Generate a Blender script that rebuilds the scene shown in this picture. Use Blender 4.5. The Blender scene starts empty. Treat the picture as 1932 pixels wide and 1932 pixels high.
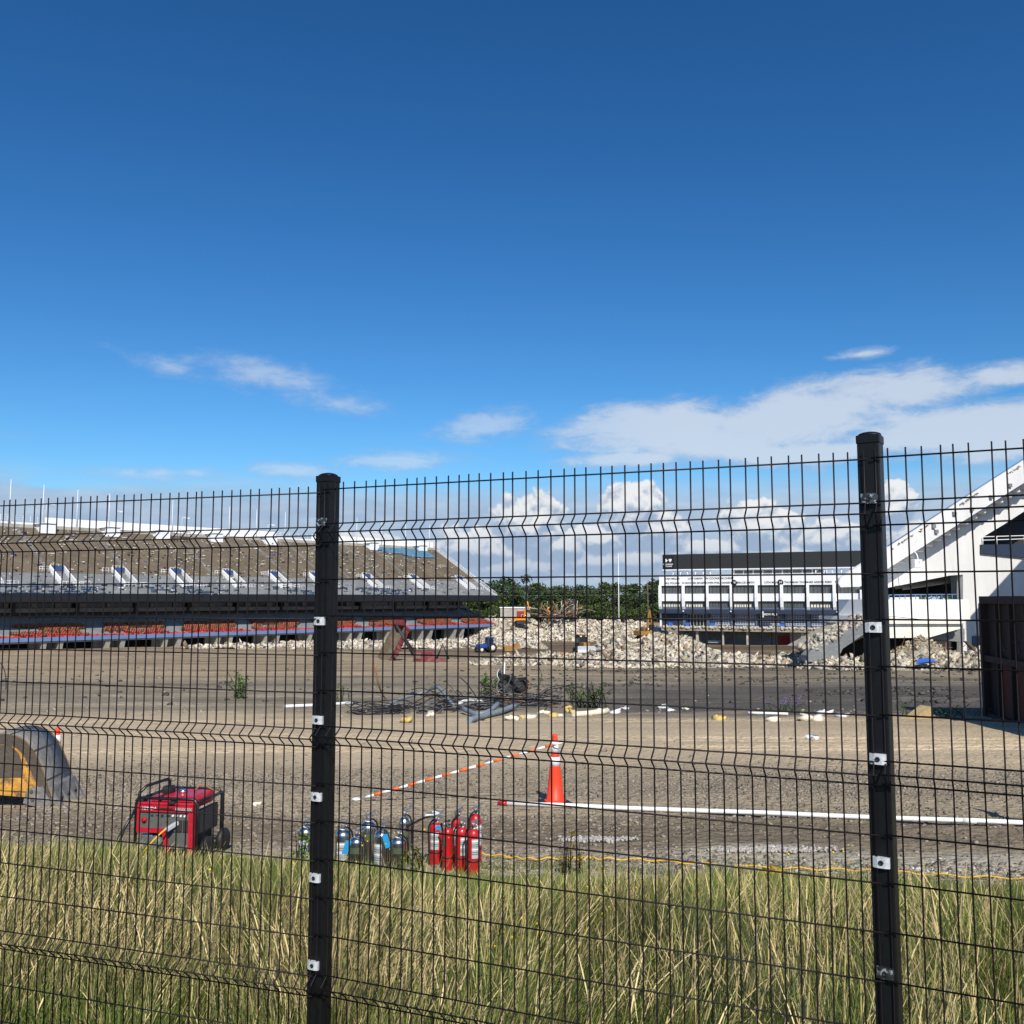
import bpy, bmesh, math, random
import numpy as np
from mathutils import Vector, Matrix, Euler
random.seed(7)
RNG = np.random.default_rng(11)
SC = bpy.context.scene
COL = SC.collection

# ------------------------------------------------------------------ camera
EYE = 2.08                      # eye height over the ground at the fence
F, PC, HOR = 1800.0, 966.0, 1130.0
PITCH = math.atan((HOR - PC) / F)
cam = bpy.data.cameras.new('camera'); camo = bpy.data.objects.new('camera', cam); COL.objects.link(camo)
camo.location = (0, 0, EYE); camo.rotation_euler = (math.pi/2 + PITCH, 0, 0)
cam.sensor_width = 36; cam.lens = 36*F/1932; cam.clip_start = .05; cam.clip_end = 12000
SC.camera = camo
SC.view_settings.view_transform = 'Standard'; SC.view_settings.look = 'None'
SC.view_settings.exposure = 0.0; SC.view_settings.gamma = 1
SC.cycles.max_bounces = 6; SC.cycles.transparent_max_bounces = 8

# ------------------------------------------------------------------ sun and sky
SUN_EL = math.radians(41); SUN_H = Vector((-.19, .98)).normalized()      # horizontal direction the light travels
sdir = Vector((SUN_H.x*math.cos(SUN_EL), SUN_H.y*math.cos(SUN_EL), -math.sin(SUN_EL)))
sl = bpy.data.lights.new('sun', 'SUN'); so = bpy.data.objects.new('sun', sl); COL.objects.link(so)
sl.energy = 5.0; sl.angle = math.radians(.5); sl.color = (1, .93, .82)
so.rotation_euler = sdir.to_track_quat('-Z', 'Y').to_euler()
W = bpy.data.worlds.new('World'); SC.world = W; W.use_nodes = True
nt = W.node_tree; nt.nodes.clear()
def N(t, **k):
    n = nt.nodes.new(t)
    for a, b in k.items(): setattr(n, a, b)
    return n
def L(a, b): nt.links.new(a, b)
def val(s, v):
    if hasattr(v, 'is_output') or hasattr(v, 'links'): nt.links.new(v, s)
    else: s.default_value = v
def mth(op, a, b=None, c=None, clamp=False):
    n = N('ShaderNodeMath', operation=op, use_clamp=clamp); val(n.inputs[0], a)
    if b is not None: val(n.inputs[1], b)
    if c is not None: val(n.inputs[2], c)
    return n.outputs[0]
def mixc(f, a, b):
    n = N('ShaderNodeMix', data_type='RGBA'); val(n.inputs[0], f); val(n.inputs[6], a); val(n.inputs[7], b); return n.outputs[2]
def sstep(x, a, b):
    if a > b: return mth('SUBTRACT', 1.0, sstep(x, b, a))
    n = N('ShaderNodeMapRange', interpolation_type='SMOOTHSTEP'); val(n.inputs[0], x); n.inputs[1].default_value = a; n.inputs[2].default_value = b; return n.outputs[0]
sky = N('ShaderNodeTexSky', sky_type='NISHITA', sun_disc=False)
sky.sun_elevation = SUN_EL; sky.sun_rotation = math.atan2(-SUN_H.x, -SUN_H.y); sky.air_density = 1.0; sky.dust_density = .6; sky.ozone_density = 2.6
hs = N('ShaderNodeHueSaturation'); hs.inputs['Saturation'].default_value = 1.13; hs.inputs['Value'].default_value = .92; L(sky.outputs[0], hs.inputs['Color'])
# clear-air colour response of the photograph: deeper towards the zenith
ss_ = N('ShaderNodeSeparateColor'); L(hs.outputs[0], ss_.inputs[0]); sc3 = N('ShaderNodeCombineColor')
for i, (a_, p_) in enumerate([(1.15, 1.495), (1.36, 1.30), (1.58, 1.29)]):
    L(mth('MULTIPLY', mth('POWER', mth('MULTIPLY', ss_.outputs[i], .1), p_), 10*a_), sc3.inputs[i])
tc = N('ShaderNodeTexCoord'); sp = N('ShaderNodeSeparateXYZ'); L(tc.outputs['Generated'], sp.inputs[0])
AZ = mth('ARCTAN2', sp.outputs[0], sp.outputs[1]); EL = mth('ARCSINE', sp.outputs[2])
def azel(px, py):
    up = (PC-py)/F; d = Vector(((px-PC)/F, math.cos(PITCH)-math.sin(PITCH)*up, math.sin(PITCH)+math.cos(PITCH)*up)).normalized()
    return math.atan2(d.x, d.y), math.asin(d.z)
def noise(sx, sy, scale, det=6, rough=.55, off=0, dist=0, del_=0.0):
    c = N('ShaderNodeCombineXYZ'); L(mth('MULTIPLY', AZ, sx), c.inputs[0])
    L(mth('MULTIPLY', mth('ADD', EL, del_), sy), c.inputs[1]); c.inputs[2].default_value = off
    n = N('ShaderNodeTexNoise'); L(c.outputs[0], n.inputs['Vector']); n.inputs['Scale'].default_value = scale
    n.inputs['Detail'].default_value = det; n.inputs['Roughness'].default_value = rough; n.inputs['Distortion'].default_value = dist
    return n.outputs[0]
def blob(px, py, rx, ry, k=1.0, rot=0.0, del_=0.0):
    a, e = azel(px, py); rx /= F; ry /= F; c, s = math.cos(rot), math.sin(rot)
    dx = mth('SUBTRACT', AZ, a); dy = mth('SUBTRACT', EL, e-del_)
    u = mth('DIVIDE', mth('ADD', mth('MULTIPLY', dx, c), mth('MULTIPLY', dy, s)), rx)
    v = mth('DIVIDE', mth('SUBTRACT', mth('MULTIPLY', dy, c), mth('MULTIPLY', dx, s)), ry)
    d = mth('SQRT', mth('ADD', mth('MULTIPLY', u, u), mth('MULTIPLY', v, v)))
    return mth('MULTIPLY', mth('SUBTRACT', 1.0, d, clamp=True), k)
def maxof(l):
    r = l[0]
    for x in l[1:]: r = mth('MAXIMUM', r, x)
    return r
# thin high wisps: soft, stretched
wn = noise(1, 3.4, 7, 7, .55, 3, .4)
wf = noise(1, 2.4, 30, 10, .66, 9, .4)
wm = maxof([blob(500, 712, 230, 50, .82, -.16), blob(640, 760, 170, 34, .75, -.1), blob(320, 692, 150, 36, .62, -.2), blob(910, 808, 150, 50, .95, .22),
            blob(760, 868, 200, 34, 1.15, .03), blob(560, 890, 170, 26, .9), blob(310, 893, 200, 28, .9), blob(1625, 668, 90, 15, .75, .05),
            blob(1240, 815, 290, 85, 1.35, .12), blob(1500, 790, 330, 85, 1.35, .1), blob(1720, 735, 260, 58, 1.25, .02), blob(1900, 705, 200, 42, 1.15),
            blob(1850, 810, 330, 80, 1.5, 0), blob(1200, 865, 260, 30, 1.3), blob(1350, 840, 330, 60, 1.3, .1), blob(1480, 860, 300, 45, 1.2), blob(2500, 760, 500, 130, 1.2), blob(-500, 760, 500, 110, .8), blob(3700, 600, 800, 200, 1.0), blob(-1900, 620, 800, 200, 1.0)])
wd = mth('ADD', wm, mth('ADD', mth('MULTIPLY', mth('SUBTRACT', wn, .5), 1.5), mth('MULTIPLY', mth('SUBTRACT', wf, .5), 1.0)))
wmask = mth('MULTIPLY', sstep(wd, .18, .80), sstep(wm, .0, .16))
# low grey layer along the horizon
ln = noise(1, 4.5, 5, 6, .5, 21, .2); lf = noise(1, 3.5, 18, 5, .55, 5)
a0, e0 = azel(966, 915); e1 = azel(966, 1125)[1]
lband = sstep(EL, e0+.016, e0-.03)
lmask = mth('MULTIPLY', lband, sstep(mth('ADD', mth('MULTIPLY', ln, 1.0), mth('ADD', mth('MULTIPLY', lf, .35), mth('ADD', mth('MULTIPLY', sstep(EL, e0+.01, e0-.04), .40), mth('MULTIPLY', sstep(AZ, -.05, .30), .16)))), .56, .82))
# heaped clouds
def cumulus(del_):
    cm = maxof([blob(x, y, rx, ry, k, 0, del_) for x, y, rx, ry, k in [
        (1000, 1000, 100, 100, 1.45), (1190, 980, 90, 95, 1.4), (1240, 1005, 110, 70, 1.3), (1130, 1020, 110, 60, 1.3), (1075, 1035, 120, 55, 1.25), (900, 1040, 150, 60, 1.3), (850, 1010, 60, 40, .9),
        (1440, 1000, 130, 75, 1.35), (1360, 1035, 130, 42, 1.1), (1550, 1020, 120, 60, 1.2), (1690, 960, 50, 60, 1.2), (1720, 1010, 80, 50, 1.1), (1930, 1000, 120, 70, 1.1),
        (700, 1030, 120, 40, .8), (1150, 1060, 300, 50, 1.25), (1480, 1050, 260, 45, 1.25), (980, 1070, 220, 40, 1.2), (2300, 1000, 200, 80, 1.2), (2700, 1010, 180, 60, 1.2), (-200, 1040, 200, 50, 1.0), (-700, 1010, 240, 90, 1.2)]])
    cn = noise(1, 1.15, 19, 3, .5, 40, .2, del_); cf = noise(1, 1.1, 60, 7, .62, 14, .3, del_)
    return mth('ADD', mth('SUBTRACT', cm, mth('MULTIPLY', sstep(cm, .12, 0.0), .6)), mth('ADD', mth('MULTIPLY', mth('SUBTRACT', cn, .5), 1.3), mth('MULTIPLY', mth('SUBTRACT', cf, .5), .85)))
cd = cumulus(0.0); cu = cumulus(.007)
cmask = mth('MULTIPLY', sstep(cd, .36, .50), sstep(EL, e1-.01, e1+.035))
cl = sstep(mth('SUBTRACT', cd, cu), -.16, .30)
cl2 = mth('MULTIPLY', cl, sstep(EL, e1-.01, e1+.09))
K = 9.2
wispcol = mixc(sstep(wd, .35, .95), (.38*K, .53*K, .76*K, 1), (.74*K, .80*K, .88*K, 1))
laycol = mixc(mth('ADD', mth('MULTIPLY', lf, 1.1), mth('MULTIPLY', sstep(AZ, -.1, .4), .18)), (.24*K, .37*K, .60*K, 1), (.62*K, .72*K, .85*K, 1))
cumcol = mixc(cl2, (.36*K, .48*K, .66*K, 1), (.93*K, .95*K, .97*K, 1))
c = mixc(mth('MULTIPLY', wmask, mth('ADD', .46, mth('MULTIPLY', sstep(AZ, -.05, .18), .30))), sc3.outputs[0], wispcol)
c = mixc(mth('MULTIPLY', lmask, .93), c, laycol)
c = mixc(cmask, c, cumcol)
bg = N('ShaderNodeBackground'); bg.inputs[1].default_value = .1; L(c, bg.inputs[0])
ow = N('ShaderNodeOutputWorld'); L(bg.outputs[0], ow.inputs[0])

# ------------------------------------------------------------------ geometry of the place
HX = [-50, 4.5, 9.3, 10, 13, 100, 165, 300, 345, 400, 9000]
HZ = [2.08, 2.08, 2.57, 2.62, 2.72, 7.1, 9.7, 12.5, 11.5, 9.0, 9.0]
def gH(Y): return float(np.interp(Y, HX, HZ))
def gz(Y): return EYE - gH(Y)
def ray(px, py):
    up = (PC-py)/F
    return Vector(((px-PC)/F, math.cos(PITCH)-math.sin(PITCH)*up, math.sin(PITCH)+math.cos(PITCH)*up))
def at(px, py, Y):
    r = ray(px, py); s = Y/r.y; return Vector((r.x*s, Y, EYE+r.z*s))
def hit(px, py):
    lo, hi = 3.0, 5000.0
    r = ray(px, py)
    f = lambda Y: (EYE + r.z/r.y*Y) - gz(Y)
    Y = 3.0
    while Y < 2000 and f(Y) > 0: Y *= 1.01
    lo, hi = Y/1.01, Y
    for _ in range(30):
        m = (lo+hi)/2
        if f(m) > 0: lo = m
        else: hi = m
    return at(px, py, lo)
def pyof(Y):   # image row of the ground at distance Y, straight ahead
    a = math.atan2(gH(Y), Y) + PITCH
    return PC + F*math.tan(a)
class Frame:   # a vertical plane frame: origin, x direction along it, y away from the camera, z up
    def __init__(s, o, u):
        s.o = Vector(o); s.u = Vector((u[0], u[1], 0)).normalized(); s.v = Vector((-s.u.y, s.u.x, 0)); s.rot = math.atan2(s.u.y, s.u.x)
    def hit(s, px, py, off=0.0):
        r = ray(px, py); c0 = Vector((0, 0, EYE)) - s.o
        t = (off - c0.dot(s.v))/r.dot(s.v); p = c0 + r*t
        return (p.dot(s.u), p.z)
    def loc(s, P): d = Vector(P)-s.o; return Vector((d.dot(s.u), d.dot(s.v), d.z))

# ------------------------------------------------------------------ materials
MATS = {}
def mat(name, col, rough=.7, metal=0.0, var=.18, scale=3.0, bump=0.0, bscale=20.0, tint=False, col2=None, f2=(.45, .65), s2=2.0, stretch=(1, 1, 1), coat=0.0, trans=0.0, alpha=1.0, spec=.5, emis=None):
    m = bpy.data.materials.new(name); m.use_nodes = True; t = m.node_tree; b = t.nodes['Principled BSDF']
    tcn = t.nodes.new('ShaderNodeTexCoord'); mp = t.nodes.new('ShaderNodeMapping'); mp.inputs['Scale'].default_value = stretch
    t.links.new(tcn.outputs['Object'], mp.inputs[0])
    n1 = t.nodes.new('ShaderNodeTexNoise'); n1.inputs['Scale'].default_value = scale; n1.inputs['Detail'].default_value = 8; n1.inputs['Roughness'].default_value = .65
    t.links.new(mp.outputs[0], n1.inputs['Vector'])
    mx = t.nodes.new('ShaderNodeMix'); mx.data_type = 'RGBA'
    mr = t.nodes.new('ShaderNodeMapRange'); mr.inputs[1].default_value = .3; mr.inputs[2].default_value = .7
    t.links.new(n1.outputs[0], mr.inputs[0]); t.links.new(mr.outputs[0], mx.inputs[0])
    mx.inputs[6].default_value = (*[x*(1-var) for x in col], 1); mx.inputs[7].default_value = (*[min(1, x*(1+var)) for x in col], 1)
    out = mx.outputs[2]
    if col2:
        n2 = t.nodes.new('ShaderNodeTexNoise'); n2.inputs['Scale'].default_value = s2; n2.inputs['Detail'].default_value = 9; n2.inputs['Roughness'].default_value = .7
        t.links.new(mp.outputs[0], n2.inputs['Vector'])
        r2 = t.nodes.new('ShaderNodeMapRange'); r2.interpolation_type = 'SMOOTHSTEP'; r2.inputs[1].default_value = f2[0]; r2.inputs[2].default_value = f2[1]
        t.links.new(n2.outputs[0], r2.inputs[0])
        m2 = t.nodes.new('ShaderNodeMix'); m2.data_type = 'RGBA'; t.links.new(r2.outputs[0], m2.inputs[0]); t.links.new(out, m2.inputs[6]); m2.inputs[7].default_value = (*col2, 1)
        out = m2.outputs[2]
    if tint:
        at_ = t.nodes.new('ShaderNodeAttribute'); at_.attribute_name = 'tint'
        m3 = t.nodes.new('ShaderNodeMix'); m3.data_type = 'RGBA'; m3.blend_type = 'MULTIPLY'; m3.inputs[0].default_value = 1
        t.links.new(out, m3.inputs[6]); t.links.new(at_.outputs['Color'], m3.inputs[7]); out = m3.outputs[2]
    t.links.new(out, b.inputs['Base Color'])
    b.inputs['Roughness'].default_value = rough; b.inputs['Metallic'].default_value = metal
    b.inputs['Specular IOR Level'].default_value = spec
    b.inputs['Coat Weight'].default_value = coat; b.inputs['Alpha'].default_value = alpha
    if bump:
        nb = t.nodes.new('ShaderNodeTexNoise'); nb.inputs['Scale'].default_value = bscale; nb.inputs['Detail'].default_value = 6
        t.links.new(mp.outputs[0], nb.inputs['Vector'])
        bn = t.nodes.new('ShaderNodeBump'); bn.inputs['Strength'].default_value = bump; bn.inputs['Distance'].default_value = 1/bscale
        t.links.new(nb.outputs[0], bn.inputs['Height']); t.links.new(bn.outputs[0], b.inputs['Normal'])
    MATS[name] = m; return m

# ------------------------------------------------------------------ builders
class MB:
    def __init__(s): s.v = []; s.f = []; s.m = []; s.sm = []
    def add(s, vs, fs, mi=0, smooth=False, M=None):
        o = len(s.v)
        s.v += [tuple(M @ Vector(v)) if M is not None else tuple(v) for v in vs]
        s.f += [tuple(i+o for i in f) for f in fs]; s.m += [mi]*len(fs); s.sm += [smooth]*len(fs); return s
    def box(s, x0, x1, y0, y1, z0, z1, mi=0, M=None):
        vs = [(x0, y0, z0), (x1, y0, z0), (x1, y1, z0), (x0, y1, z0), (x0, y0, z1), (x1, y0, z1), (x1, y1, z1), (x0, y1, z1)]
        return s.add(vs, [(3, 2, 1, 0), (4, 5, 6, 7), (0, 1, 5, 4), (1, 2, 6, 5), (2, 3, 7, 6), (3, 0, 4, 7)], mi, False, M)
    def bbox(s, x0, x1, y0, y1, z0, z1, b=.01, mi=0, M=None):   # a box with chamfered edges
        bm = bmesh.new(); bmesh.ops.create_cube(bm, size=1)
        for v in bm.verts: v.co = ((x0+x1)/2+v.co.x*(x1-x0), (y0+y1)/2+v.co.y*(y1-y0), (z0+z1)/2+v.co.z*(z1-z0))
        bmesh.ops.bevel(bm, geom=bm.edges[:]+bm.verts[:], offset=b, segments=2, affect='EDGES', profile=.6)
        bm.verts.index_update(); s.add([v.co.copy() for v in bm.verts], [[v.index for v in f.verts] for f in bm.faces], mi, False, M); bm.free(); return s
    def prism(s, poly, y0, y1, mi=0, M=None):     # poly of (x,z) pushed from y0 to y1
        a = sum(poly[i][0]*poly[(i+1) % len(poly)][1]-poly[(i+1) % len(poly)][0]*poly[i][1] for i in range(len(poly)))
        if a < 0: poly = poly[::-1]
        n = len(poly); vs = [(x, y0, z) for x, z in poly]+[(x, y1, z) for x, z in poly]
        fs = [tuple(range(n)), tuple(range(2*n-1, n-1, -1))]+[(i, i+n, (i+1) % n+n, (i+1) % n) for i in range(n)]
        return s.add(vs, fs, mi, False, M)
    def tube(s, pts, r, n=8, mi=0, caps=True, smooth=True, closed=False):
        pts = [Vector(p) for p in pts]; k = len(pts); rr = r if isinstance(r, (list, tuple)) else [r]*k
        o = len(s.v); prev = None
        for i, p in enumerate(pts):
            d = (pts[(i+1) % k]-pts[i-1]) if closed else (pts[min(i+1, k-1)]-pts[max(i-1, 0)])
            if d.length < 1e-9: d = Vector((0, 0, 1))
            d.normalize()
            if prev is None:
                u = d.cross(Vector((0, 0, 1)))
                if u.length < .05: u = d.cross(Vector((0, 1, 0)))
            else: u = prev - d*prev.dot(d)
            if u.length < 1e-6: u = d.orthogonal()
            u.normalize(); prev = u; w = d.cross(u)
            for j in range(n):
                t = 2*math.pi*(j+.5)/n; s.v.append(tuple(p+(u*math.cos(t)+w*math.sin(t))*rr[i]))
        for i in range(k if closed else k-1):
            for j in range(n):
                a = o+i*n+j; b = o+i*n+(j+1) % n; c = o+((i+1) % k)*n+(j+1) % n; d_ = o+((i+1) % k)*n+j
                s.f.append((a, b, c, d_)); s.m.append(mi); s.sm.append(smooth)
        if caps and not closed:
            s.f.append(tuple(o+j for j in range(n))[::-1]); s.f.append(tuple(o+(k-1)*n+j for j in range(n))); s.m += [mi]*2; s.sm += [False]*2
        return s
    def lathe(s, prof, n=20, c=(0, 0, 0), mi=0, M=None):   # prof: (r,z)
        o = len(s.v)
        for r, z in prof:
            for j in range(n):
                t = 2*math.pi*j/n; p = Vector((c[0]+r*math.cos(t), c[1]+r*math.sin(t), c[2]+z)); s.v.append(tuple(M @ p if M is not None else p))
        for i in range(len(prof)-1):
            for j in range(n):
                s.f.append((o+i*n+j, o+i*n+(j+1) % n, o+(i+1)*n+(j+1) % n, o+(i+1)*n+j)); s.m.append(mi); s.sm.append(True)
        s.f.append(tuple(o+j for j in range(n))[::-1]); s.f.append(tuple(o+(len(prof)-1)*n+j for j in range(n))); s.m += [mi]*2; s.sm += [False]*2
        return s
    def mesh(s, name, mats):
        me = bpy.data.meshes.new(name); me.from_pydata(s.v, [], s.f)
        for m in (mats if isinstance(mats, (list, tuple)) else [mats]): me.materials.append(MATS[m] if isinstance(m, str) else m)
        me.polygons.foreach_set('material_index', s.m); me.polygons.foreach_set('use_smooth', s.sm); me.update(); return me
def tagit(o, label=None, cat=None, group=None, kind=None):
    if label: o['label'] = label
    if cat: o['category'] = cat
    if group: o['group'] = group
    if kind: o['kind'] = kind
    return o
def thing(name, label, cat, loc=(0, 0, 0), rz=0, group=None, rot=None):
    o = bpy.data.objects.new(name, None); o.empty_display_size = .2; COL.objects.link(o); o.location = loc
    o.rotation_euler = rot if rot is not None else (0, 0, rz); return tagit(o, label, cat, group)
def part(name, mb, mats=None, parent=None, loc=None, rot=None, scale=None, label=None, kind=None):
    me = mb.mesh(name, mats) if isinstance(mb, MB) else mb
    o = bpy.data.objects.new(name, me); COL.objects.link(o)
    if parent: o.parent = parent
    if loc is not None: o.location = loc
    if rot is not None: o.rotation_euler = rot
    if scale is not None: o.scale = scale
    return tagit(o, label, None, None, kind)
def copy_tree(o, parent=None):
    c = o.copy(); COL.objects.link(c); c.parent = parent
    for ch in list(o.children): copy_tree(ch, c)
    return c
def npmesh(name, V, Fc, mats, tint=None, smooth=False):
    me = bpy.data.meshes.new(name); nv, nf, k = len(V), len(Fc), Fc.shape[1]
    me.vertices.add(nv); me.vertices.foreach_set('co', np.ascontiguousarray(V, dtype=np.float32).ravel())
    me.loops.add(nf*k); me.loops.foreach_set('vertex_index', np.ascontiguousarray(Fc, dtype=np.int32).ravel())
    me.polygons.add(nf); me.polygons.foreach_set('loop_start', np.arange(0, nf*k, k, dtype=np.int32))
    if smooth: me.polygons.foreach_set('use_smooth', np.ones(nf, dtype=bool))
    if tint is not None:
        a = me.color_attributes.new('tint', 'FLOAT_COLOR', 'POINT'); c = np.ones((nv, 4), np.float32); c[:, :3] = tint; a.data.foreach_set('color', c.ravel())
    for m in (mats if isinstance(mats, (list, tuple)) else [mats]): me.materials.append(MATS[m])
    me.update(calc_edges=True); return me
def rotmats(n, tilt=math.pi):
    a = RNG.uniform(-tilt, tilt, n); b = RNG.uniform(-tilt, tilt, n); c_ = RNG.uniform(0, 2*math.pi, n)
    ca, sa, cb, sb, cc, s_ = np.cos(a), np.sin(a), np.cos(b), np.sin(b), np.cos(c_), np.sin(c_)
    Z = np.zeros(n); O = np.ones(n)
    Rx = np.array([[O, Z, Z], [Z, ca, -sa], [Z, sa, ca]]).transpose(2, 0, 1); Ry = np.array([[cb, Z, sb], [Z, O, Z], [-sb, Z, cb]]).transpose(2, 0, 1)
    Rz = np.array([[cc, -s_, Z], [s_, cc, Z], [Z, Z, O]]).transpose(2, 0, 1)
    return Rz @ Ry @ Rx
CHUNKF = np.array([(0, 2, 1), (0, 3, 2), (4, 5, 6), (4, 6, 7), (0, 1, 5), (0, 5, 4), (1, 2, 6), (1, 6, 5), (2, 3, 7), (2, 7, 6), (3, 0, 4), (3, 4, 7)])
CUBEV = np.array([(-1, -1, -1), (1, -1, -1), (1, 1, -1), (-1, 1, -1), (-1, -1, 1), (1, -1, 1), (1, 1, 1), (-1, 1, 1)])*.5
def chunks(P, S, tilt=math.pi, jit=.28, flat=None):      # one jittered block per point: verts, tris
    n = len(P); V = CUBEV[None]+RNG.uniform(-jit, jit, (n, 8, 3))
    V = V*S[:, None, :]; V = np.einsum('nij,nkj->nki', rotmats(n, tilt), V)+P[:, None, :]
    Fc = CHUNKF[None]+(np.arange(n)*8)[:, None, None]
    return V.reshape(-1, 3), Fc.reshape(-1, 3)
def pertint(base, n, k, spread=.2, hue=.06):
    t = 1+RNG.uniform(-spread, spread, (n, 1))+RNG.uniform(-hue, hue, (n, 3)); return np.repeat(np.clip(t*np.array(base), 0, 1.5), k, axis=0)
_T = [np.random.default_rng(s).random((256, 256)) for s in range(12)]
def vn(x, y, scale, s=0):
    x = np.asarray(x)*scale+1000.3; y = np.asarray(y)*scale+1000.7; xi = np.floor(x).astype(int); yi = np.floor(y).astype(int)
    fx = x-xi; fy = y-yi; fx = fx*fx*(3-2*fx); fy = fy*fy*(3-2*fy); T = _T[s % 12]; g = lambda a, b: T[a % 256, b % 256]
    return (g(xi, yi)*(1-fx)+g(xi+1, yi)*fx)*(1-fy)+(g(xi, yi+1)*(1-fx)+g(xi+1, yi+1)*fx)*fy
def fbm(x, y, scale, o=4, s=0, g=.5):
    r = 0; a = 1; t = 0
    for i in range(o): r = r+vn(x, y, scale*2**i, s+i)*a; t += a; a *= g
    return r/t
_fonts = {}
def textmesh(txt, size, mat_, ext=.004, align='CENTER', sx=1.0):
    cu_ = bpy.data.curves.new('lettering', 'FONT'); cu_.body = txt; cu_.size = size; cu_.extrude = ext; cu_.align_x = align; cu_.align_y = 'CENTER'; cu_.resolution_u = 2; cu_.offset = size*.012
    o = bpy.data.objects.new('lettering', cu_); me = bpy.data.meshes.new_from_object(o); bpy.data.objects.remove(o); bpy.data.curves.remove(cu_)
    R = Matrix.Rotation(math.pi/2, 4, 'X') @ Matrix.Diagonal((sx, 1, 1, 1)); me.transform(R); me.materials.clear(); me.materials.append(MATS[mat_]); return me
# ------------------------------------------------------------------ material set
mat('soil', (.95, .95, .95), .95, var=.16, scale=1.3, tint=True, bump=.9, bscale=9, spec=.15)
mat('gravel_stone', (.9, .9, .9), .9, var=.15, scale=6, tint=True, spec=.2)
mat('concrete', (.50, .46, .39), .9, var=.2, scale=.5, bump=.4, bscale=6, tint=False, spec=.2, col2=(.33, .29, .23), s2=.8, f2=(.52, .72))
mat('rubble', (.52, .47, .385), .95, var=.22, scale=.8, tint=True, bump=.6, bscale=4, spec=.15)
mat('fence_black', (.006, .007, .008), .45, var=.3, spec=.28, scale=30, bump=.1, bscale=300)
mat('wire_black', (.007, .0035, .005), .55, var=.3, scale=40, spec=.3)
mat('galvanised', (.62, .64, .66), .55, .25, var=.25, scale=60, col2=(.12, .13, .14), s2=160, f2=(.56, .68), bump=.2, bscale=200)
mat('galvanised_dark', (.05, .055, .06), .35, .6, var=.4, scale=60, col2=(.6, .63, .66), s2=55, f2=(.52, .6))
mat('blade', (.9, .9, .9), .75, var=.15, scale=8, tint=True, spec=.2)
mat('steel_black', (.012, .012, .014), .32, var=.3, scale=20)
mat('red_paint', (.46, .012, .028), .42, var=.2, scale=9, coat=.15, col2=(.30, .07, .055), s2=11, f2=(.5, .8))
mat('ext_red', (.44, .012, .014), .36, var=.2, scale=14, coat=.2, col2=(.28, .05, .035), s2=16, f2=(.55, .8))
mat('chrome', (.66, .62, .57), .27, 1.0, var=.06, scale=10)
mat('brushed', (.42, .41, .40), .38, .8, var=.15, scale=30)
mat('rubber', (.014, .014, .014), .6, var=.3, scale=30)
mat('label_grey', (.42, .44, .45), .6, var=.15, scale=50, stretch=(1, 1, 6))
mat('label_white', (.78, .78, .76), .6, var=.06, scale=30)
mat('label_green', (.07, .09, .05), .6, var=.2, scale=30)
mat('tag_blue', (.03, .36, .72), .6, var=.2, scale=30)
mat('cone_orange', (.90, .052, .012), .5, var=.1, scale=14, col2=(.5, .05, .02), s2=18, f2=(.68, .8))
mat('bar_orange', (.88, .14, .01), .5, var=.08, scale=14)
mat('reflective_white', (.82, .82, .82), .5, var=.07, scale=20)
mat('pvc_white', (.80, .80, .78), .4, var=.06, scale=5, col2=(.62, .58, .52), s2=3, f2=(.6, .8))
mat('cord_yellow', (.72, .42, .015), .5, var=.12, scale=8)
mat('panel_grey', (.11, .11, .10), .5, var=.15, scale=20)
mat('bucket_steel', (.20, .19, .175), .55, .15, var=.3, scale=4, bump=.4, bscale=12, col2=(.34, .31, .26), s2=3, f2=(.55, .75))
mat('bucket_brown', (.085, .068, .05), .75, .1, var=.22, scale=3, bump=.3, bscale=20)
mat('bucket_yellow', (.54, .27, .04), .6, var=.3, scale=5, col2=(.16, .10, .05), s2=4.5, f2=(.5, .62), bump=.3, bscale=15)
mat('machine_yellow', (.33, .17, .04), .5, var=.2, scale=2, col2=(.25, .16, .07), s2=1.5, f2=(.55, .75))
mat('machine_orange', (.80, .27, .02), .45, var=.12, scale=2)
mat('machine_dark', (.03, .03, .03), .6, var=.3, scale=3)
mat('machine_blue', (.02, .07, .28), .4, var=.2, scale=3)
mat('glass_dark', (.02, .025, .03), .08, var=.2, scale=3)
mat('glass_window', (.10, .11, .11), .15, var=.5, scale=.9, stretch=(1, 1, .15))
mat('rust_dark', (.030, .018, .013), .8, .1, var=.3, scale=1.4, bump=.3, bscale=20, col2=(.060, .022, .012), s2=1.2, f2=(.5, .7))
mat('rust_red', (.11, .028, .014), .85, var=.35, scale=1.2, bump=.4, bscale=14, col2=(.04, .02, .014), s2=2, f2=(.5, .65))
mat('maroon', (.16, .02, .025), .7, var=.3, scale=.8, col2=(.30, .16, .13), s2=.5, f2=(.5, .75))
mat('dump_tan', (.16, .125, .09), .85, var=.3, scale=.7, col2=(.12, .09, .06), s2=.5)  # dirty tan, darkened to carry the shade inside the raised bed
mat('cable', (.02, .02, .02), .6, var=.4, scale=3)
mat('cable_grey', (.13, .13, .13), .6, var=.3, scale=3)
mat('duct_blue', (.24, .285, .31), .6, .2, var=.25, scale=5, bump=.2, bscale=25)
mat('foam_yellow', (.60, .43, .14), .9, var=.2, scale=8, bump=.4, bscale=20)
mat('foam_cream', (.78, .72, .56), .9, var=.12, scale=8, bump=.4, bscale=20)
mat('rust_pipe', (.28, .13, .06), .8, var=.3, scale=6)
mat('cardboard', (.42, .32, .16), .9, var=.2, scale=4, bump=.2)
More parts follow.
